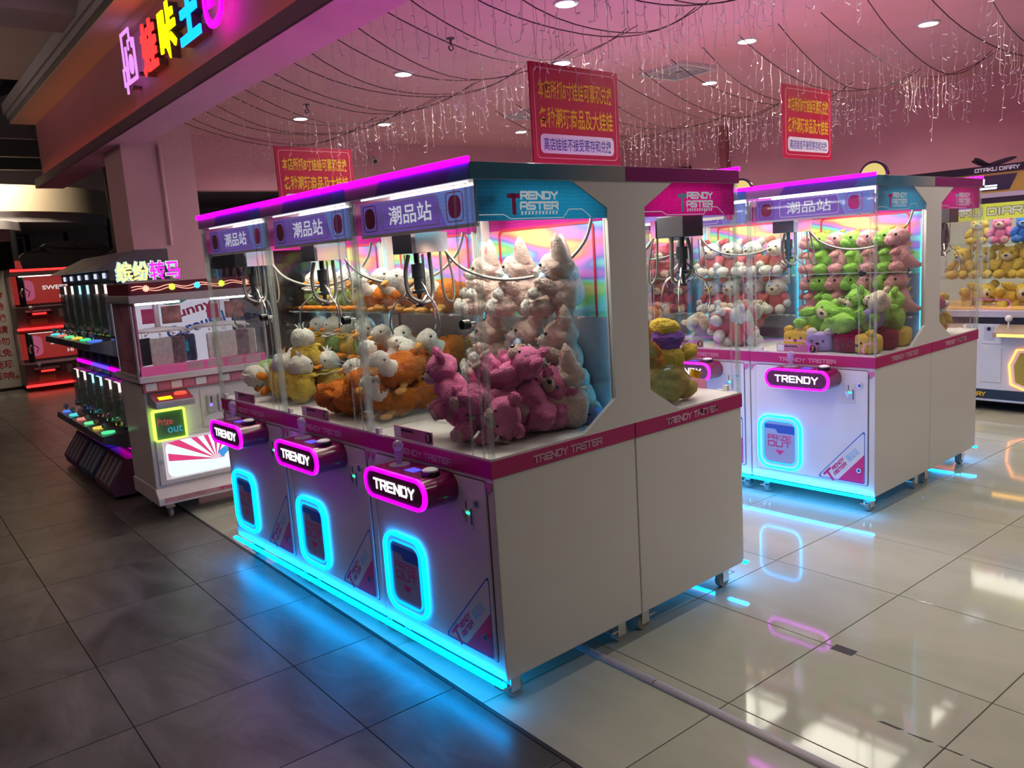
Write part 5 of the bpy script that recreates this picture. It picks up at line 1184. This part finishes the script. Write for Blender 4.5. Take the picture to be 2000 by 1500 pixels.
# ------------------------------------------------------------------ red stacked mini claw cabinets far down the corridor
red_l = glow('red_light', (1.0, 0.02, 0.02), 3.5); red_panel = glow('red_backlit', (0.55, 0.035, 0.03), 0.5)
grey_cab = mat('grey_cabinet', (0.20, 0.13, 0.15), 0.5)
for k, (z0, lab) in enumerate(((0.08, 'red lit mini claw cabinet at the bottom of the far stack'), (1.0, 'red lit mini claw cabinet on top of the far stack'))):
    r = empty('mini_claw_cabinet', (0.24, 12.70, z0), 0, store=True); tag(r, lab, 'arcade machine', 'stacked red mini claw cabinets')
    w_ = 0.98
    MB().box(0.0, w_, 0.05, 0.7, 0.0, 0.36).build('cabinet_body', grey_cab, r, bevel=0.006)
    if k == 0: MB().box(0.03, w_ - .03, 0.08, 0.68, -0.08, 0.0).build('plinth', black, r)
    MB().box(-0.02, w_ + 0.02, 0.0, 0.05, -0.005, 0.03).build('light_strip', red_l, r)
    MB().box(0.0, w_, 0.62, 0.7, 0.36, 0.92).build('back_wall', grey_cab, r)
    MB().box(0.04, w_ - 0.02, 0.60, 0.62, 0.40, 0.86).build('back_panel', red_panel, r)
    mb = MB(); text(mb, 'SWEET', face_near(0.50, 0.595, 0.62), 0.40, 0.07, 0.03); text(mb, 'HI', face_near(0.74, 0.595, 0.47), 0.09, 0.06, 0.02); mb.build('lettering', glow('panel_white', (0.9, 0.8, 0.8), 0.8), r)
    MB().prism(rrect(0.27, 0.62, 0.22, 0.34, 0.09, 4), 1, 0.592, 0.60).build('badge', glow('panel_pink', (0.55, 0.10, 0.20), 0.7), r)
    MB().box(0.0, w_, 0.03, 0.036, 0.37, 0.89).build('front_pane', pane, r)
    MB().box(0.0, 0.006, 0.03, 0.62, 0.37, 0.89).build('side_pane', pane, r)
    MB().box(-0.01, w_ + 0.01, 0.02, 0.7, 0.86, 0.92).build('top_frame', grey_cab, r)
    MB().box(0.15, w_ - 0.1, 0.25, 0.4, 0.845, 0.858).build('lamp', glow('cab_lamp', (1.0, 0.95, 0.85), 3.0), r)
    cl_ = MB().cyl((0.18, 0.3, 0.85), (0.18, 0.3, 0.66), 0.03, n=10).build('claw', darkgrey, r)
    for i in range(3):
        a = 2 * PI * i / 3; MB().tube([(0.18, 0.3, 0.68), (0.18 + .09 * math.cos(a), 0.3 + .09 * math.sin(a), 0.60), (0.18 + .06 * math.cos(a), 0.3 + .06 * math.sin(a), 0.52)], 0.008, 5).build('finger', chrome, cl_)
    dk_ = MB().prism([(-0.10, 0.22), (-0.10, 0.28), (0.05, 0.31), (0.05, 0.20)], 0, 0.12, 0.48).build('control_desk', dark_red, r)
    MB().box(0.20, 0.40, -0.104, -0.10, 0.235, 0.265).build('display', glow('red_digits', (1.0, 0.03, 0.03), 2.0), dk_)
    MB().ell((0.20, -0.03, 0.35), 0.028, nu=10, nv=8).cyl((0.20, -0.03, 0.29), (0.20, -0.03, 0.34), 0.008, n=8).build('joystick', ring_w, dk_)
    for i in range(2): MB().box(0.60 + i * 0.14, 0.68 + i * 0.14, 0.04, 0.05, 0.17, 0.30).build('coin_slot', silver, r)
    MB().box(0.18, 0.42, 0.045, 0.052, 0.08, 0.17).build('gold_print', gold_p, r)
    if k == 1:
        tp = MB().box(0.0, w_, 0.05, 0.7, 0.92, 0.98).build('topper', dark_red, r); MB().box(0.0, w_, 0.02, 0.05, 0.93, 0.965).build('light_strip', red_l, tp)
        MB().box(0.10, w_ - 0.05, 0.1, 0.16, 0.98, 1.10).build('topper_board', red_panel, tp)
        mb = MB(); text(mb, '加拿多', face_near(0.30, 0.095, 0.98), 0.55, 0.13, 0.04); mb.build('lettering', glow('topper_white', (1.0, 0.95, 0.95), 3.0), tp)
# white banner with red writing
bn = empty('banner', (-0.42, 13.4, 0), 0, store=True); tag(bn, 'tall white banner with red writing at the corridor edge', 'banner')
MB().box(0.0, 0.68, 0.0, 0.01, 0.05, 1.97).build('sheet', mat('banner_sheet', (0.50, 0.46, 0.45), 0.6), bn)
MB().box(-0.02, 0.70, -0.03, 0.04, 0.0, 0.05).build('base', black, bn); MB().cyl((0.34, 0.03, 0.05), (0.34, 0.03, 1.97), 0.008, n=8).build('pole', chrome, bn)
for i, s in enumerate(('擢动', '娃咔', '游戏', '，请', '切勿', '以免', '不能玩', '影响。')):
    mb = MB(); n_ = len(s); text(mb, s, face_near(0.60 - 0.135 * n_ - 0.0 + (0.06 if i == 7 else 0), -0.002, 1.52 - i * 0.19), 0.13 * n_, 0.13 if s != '，请' else 0.13, 0.012); mb.build('lettering', mat('banner_red', (0.40, 0.02, 0.02), 0.5), bn)
pl_ = MB().cyl((0.30 + 0.12, 13.2, 0.0), (0.42, 13.2, 2.6), 0.05, n=12).build('pole', black, store=True); pl_.name = 'corridor_post'; tag(pl_, 'slim black post between the banner and the red cabinets', 'post')

# ------------------------------------------------------------------ black and yellow prize machine at the right edge
ok = empty('prize_machine', (6.2, 0.0, 0), 0, store=True); tag(ok, 'white, black and yellow prize machine at the right edge', 'arcade machine')
OW = 1.66
y_print = glow('yellow_lit_header', (0.80, 0.78, 0.06), 0.75); gold_m = mat('gold_board', (0.52, 0.30, 0.05), 0.4); ow = mat('cool_white', (0.62, 0.64, 0.70), 0.4, coat=0.2)
MB().box(0.0, 0.95, 0.0, OW, 0.20, 0.80).build('cabinet_body', ow, ok, bevel=0.006)
s = MB().box(-0.01, 0.95, 0.0, OW, 0.10, 0.20).build('skirt', black, ok); MB().box(-0.014, 0.95, -0.002, OW + .002, 0.10, 0.118).build('skirt_trim', silver, s)
mb = MB(); block_text(mb, 'OTAKU DIARY', face_front(-0.012, 1.12, 0.14), 0.36, 0.04, 0.009); mb.build('lettering', yellow_print, s)
for j, yb in enumerate((0.0, 0.83)):
    for (a, b, z0, z1) in ((0.64, 0.81, 0.62, 0.80), (0.64, 0.81, 0.27, 0.59)): MB().box(-0.006, 0.0, yb + a, yb + b, z0, z1 - 0.01).build('door_panel', ow, ok, bevel=0.003)
    cs_ = MB().prism(rrect(yb + 0.745, 0.72, 0.08, 0.12, 0.01, 2), 0, -0.014, -0.006).build('coin_slot', silver, ok); MB().cyl((-0.016, yb + .745, .755), (-0.014, yb + .745, .755), 0.018, n=12).build('slot', black, cs_)
    dsk = MB().prism([(-0.17, 0.70), (-0.17, 0.745), (0.0, 0.80), (0.0, 0.68)], 1, yb + 0.12, yb + 0.66).build('control_desk', mat('tan_desk', (0.40, 0.30, 0.22), 0.4), ok, bevel=0.004)
    MB().box(-0.178, -0.168, yb + 0.13, yb + 0.62, 0.708, 0.73).build('light_strip', glow('amber_strip', (1.0, 0.50, 0.06), 5.0), dsk)
    MB().ell((-0.09, yb + 0.56, 0.86), 0.03, nu=14, nv=10).cyl((-0.09, yb + 0.56, 0.76), (-0.09, yb + 0.56, 0.84), 0.008, n=8).build('joystick', ring_w, dsk, smooth=1.0)
    hx = [(yb + 0.56, 0.26), (yb + 0.58, 0.44), (yb + 0.52, 0.58), (yb + 0.20, 0.60), (yb + 0.10, 0.44), (yb + 0.12, 0.26), (yb + 0.24, 0.20), (yb + 0.46, 0.22)]
    cxy = (yb + .34, .40)
    pdw = MB().ring(hx, [(cxy[0] + (a - cxy[0]) * .95, cxy[1] + (b - cxy[1]) * .95) for a, b in hx], 0, -0.02, 0).build('prize_window', glow('orange_strip', (1.0, 0.30, 0.06), 3.5), ok)
    MB().prism([(cxy[0] + (a - cxy[0]) * .82, cxy[1] + (b - cxy[1]) * .82) for a, b in hx], 0, -0.008, -0.001).build('flap', mat('gold_flap', (0.42, 0.33, 0.02), 0.4), pdw)
    MB().prism(blob(yb + 0.36, 0.40, 0.07, 0.035, 16), 0, -0.012, -0.008).build('flap_print', glow('cyan_print', (0.05, 0.6, 0.75), 0.8), pdw)
MB().box(0.0, 0.95, 0.0, OW, 0.80, 0.86).build('belt', black, ok); MB().box(-0.02, 0.95, -0.01, OW + .01, 0.86, 0.92).build('sill', silver, ok, bevel=0.005)
MB().box(0.93, 0.95, 0.0, OW, 0.92, 1.86).build('back_panel', glow('pale_back', (0.80, 0.72, 0.55), 0.45), ok)
MB().box(0.05, 0.93, 0.0, OW, 0.92, 0.93).build('play_floor', mat('amber_floor', (0.8, 0.45, 0.15), 0.5), ok)
MB().box(0.0, 0.006, 0.01, OW - .01, 0.92, 1.86).build('front_pane', pane, ok)
for y in (0.0, 0.82, OW - 0.02): MB().box(-0.004, 0.02, y, y + 0.02, 0.92, 1.86).build('pillar', edge_m, ok)
MB().box(0.0, 0.93, 0.0, 0.006, 0.92, 1.86).build('side_pane', pane, ok); MB().box(0.0, 0.93, OW - .006, OW, 0.92, 1.86).build('side_pane', pane, ok)
MB().box(0.15, 0.85, 0.1, OW - 0.1, 1.855, 1.865).build('roof_lamp', glow('otaku_lamp', (1.0, 0.95, 0.80), 4.0), ok)
for z in (1.18, 1.50): MB().box(0.45, 0.93, 0.03, OW - .03, z - 0.006, z).build('shelf', pane, ok)
h = MB().box(0.012, 0.018, 0.02, OW - .02, 1.72, 1.86).build('header_film', y_print, ok)
mb = MB(); block_text(mb, 'OTAKU DIARY', face_front(0.0105, 1.25, 1.752), 0.82, 0.078, 0.024); mb.build('lettering_outline', mat('brown_outline', (0.16, 0.10, 0.02), 0.5), h)
mb = MB(); block_text(mb, 'OTAKU DIARY', face_front(0.0095, 1.246, 1.757), 0.812, 0.068, 0.014); mb.build('lettering', glow('pale_letters', (0.70, 0.66, 0.50), 0.8), h)
MB().box(-0.01, 0.95, 0.0, OW, 1.86, 1.91).build('black_belt', black, ok); MB().box(-0.02, 0.95, 0.0, OW, 1.91, 1.95).build('grey_belt', silver, ok)
tb_ = MB().box(0.0, 0.5, 0.12, OW - 0.12, 1.95, 2.12).build('top_board', gold_m, ok)
MB().prism([(0.62, 1.97), (1.02, 1.97), (1.02, 2.10), (0.56, 2.10)], 0, -0.006, 0.0).build('screen', mat('dark_screen', (0.03, 0.03, 0.05), 0.3), tb_)
mb = MB(); stroke(mb, [(0, .075), (.06, .075), (.06, .04), (0, .04), (0, 0), (.16, 0)], 0.016, face_front(-0.008, 0.885, 1.99)); stroke(mb, [(.075, .022), (.165, .022)], 0.010, face_front(-0.008, 0.885, 1.99)); mb.build('digits', glow('white_digits', (0.85, 0.88, 1.0), 4.0), tb_)
tk = MB().box(-0.01, 0.3, 0.10, OW - 0.10, 2.12, 2.185).build('top_bar', black, ok); mb = MB(); block_text(mb, 'OTAKU DIARY', face_front(-0.012, 0.90, 2.135), 0.36, 0.034, 0.008); mb.build('lettering', print_w, tk)
for a, b, l_ in ((0.80, -0.7, .17), (0.76, -1.05, .20), (0.84, 1.25, .28)):
    MB().prism([(a - math.sin(b) * (l_ / 2 + l_ / 2 * math.cos(t)) + math.cos(b) * .028 * math.sin(t), 2.175 + .7 * (math.cos(b) * (l_ / 2 + l_ / 2 * math.cos(t)) + math.sin(b) * .028 * math.sin(t))) for t in [2 * PI * k / 16 for k in range(16)]], 0, 0.0, 0.02).build('leaf_cutout', black, tk)
# plush in it
def put_store(kind, p, rot, s, lab, grp): put(kind, None, tuple(RS @ Vector(p)), rot, s, lab, grp)
g = 'plush toys in the yellow prize machine'
for i, (k, y, lab) in enumerate((('bear_plush#rose', 0.42, 'rose bear plush on the upper shelf at the right edge of the picture'), ('bear_plush#blue', 0.66, 'bright blue bear plush on the upper shelf'), ('bear_plush#pink', 0.86, 'pink bear plush beside the blue one on the upper shelf'), ('bear_plush#yellow', 1.05, 'yellow bear plush on the upper shelf beside the pink one'))):
    put_store(k, (6.72, y, 1.50), (0, 0, 0), 0.9, lab, g)
for i, y in enumerate((0.62, 0.80, 1.0, 1.2)): put_store('bear_plush#yellow', (6.75, y, 1.18), (0, 0, .2 - .15 * i), 1.05, 'yellow bear plush on the middle shelf, ' + ORD[i] + ' from the right', g)
put_store('bear_plush#rose', (6.75, 0.42, 1.18), (0, 0, 0), 1.0, 'rose bear plush on the middle shelf at the right edge of the picture', g)
for i, (k, y, lab) in enumerate((('bear_plush#white', 0.52, 'white bear plush in coral lying on the floor of the yellow machine'), ('bear_plush#yellow', 0.85, 'yellow bear plush lying on the floor behind the pillar'), ('bear_plush#yellow', 1.15, 'yellow bear plush lying at the left end of the floor'))):
    put_store(k, (6.6, y, 0.99), (1.35, 0, .3), 1.1, lab, g)

# yellow dome boards peeking over the second island
for x, y, lab in ((R2X + 0.10, 0.05, 'yellow dome shaped board peeking over the roof of the dinosaur machine'), (R2X + 0.10, 0.92, 'yellow dome shaped board peeking over the roof of the dressed bear machine')):
    o = empty('dome_board', (x, y, ZT - 0.011), 0); tag(o, lab, 'decoration', 'yellow dome boards')
    MB().prism([(0.085 * math.cos(a), 0.085 * math.sin(a)) for a in [PI * k / 14 for k in range(15)]], 0, 0.0, 0.02).build('edge_board', black, o)
    MB().prism([(0.072 * math.cos(a), 0.072 * math.sin(a)) for a in [PI * k / 14 for k in range(15)]], 0, -0.004, 0.0).build('print', glow('yellow_board', (0.9, 0.75, 0.15), 0.8), o)

# ------------------------------------------------------------------ floor details
cv = empty('cable_cover', (0.53, 0, 0), 0, store=True); tag(cv, 'grey white half round cable cover running across the beige floor', 'cable cover')
prof = [(0.022 * math.cos(PI * k / 8), 0.014 * math.sin(PI * k / 8)) for k in range(9)]
cvm = mat('cable_cover_pvc', (0.42, 0.39, 0.42), 0.45)
MB().prism(prof, 1, -0.245, 0.8).build('cover_length', cvm, cv, smooth=0.5); MB().prism(prof, 1, -1.7, -0.25).build('cover_length', cvm, cv, smooth=0.5)
tape_m = mat('black_tape', (0.02, 0.02, 0.022), 0.6)
tp = MB().box(1.235, 1.285, -0.66, -0.57, 0, 0.0012).build('floor_tape', tape_m, store=True); tag(tp, 'short piece of black tape on a floor tile joint', 'tape')
rn = random.Random(5)
for k in range(5):
    y = -0.95 - k * 0.10
    tp = MB().prism([(0.879 + rn.uniform(-.003, .003), y), (0.886 + rn.uniform(-.002, .006), y - rn.uniform(0, .02)), (0.888 + rn.uniform(-.003, .004), y - 0.06 - rn.uniform(0, .035)), (0.880, y - 0.07)], 2, 0, 0.001).build('floor_tape', tape_m, store=True); tag(tp, 'worn dark tape scrap along the floor joint, ' + ORD[k] + ' from the machines', 'tape', 'worn tape scraps on the floor')
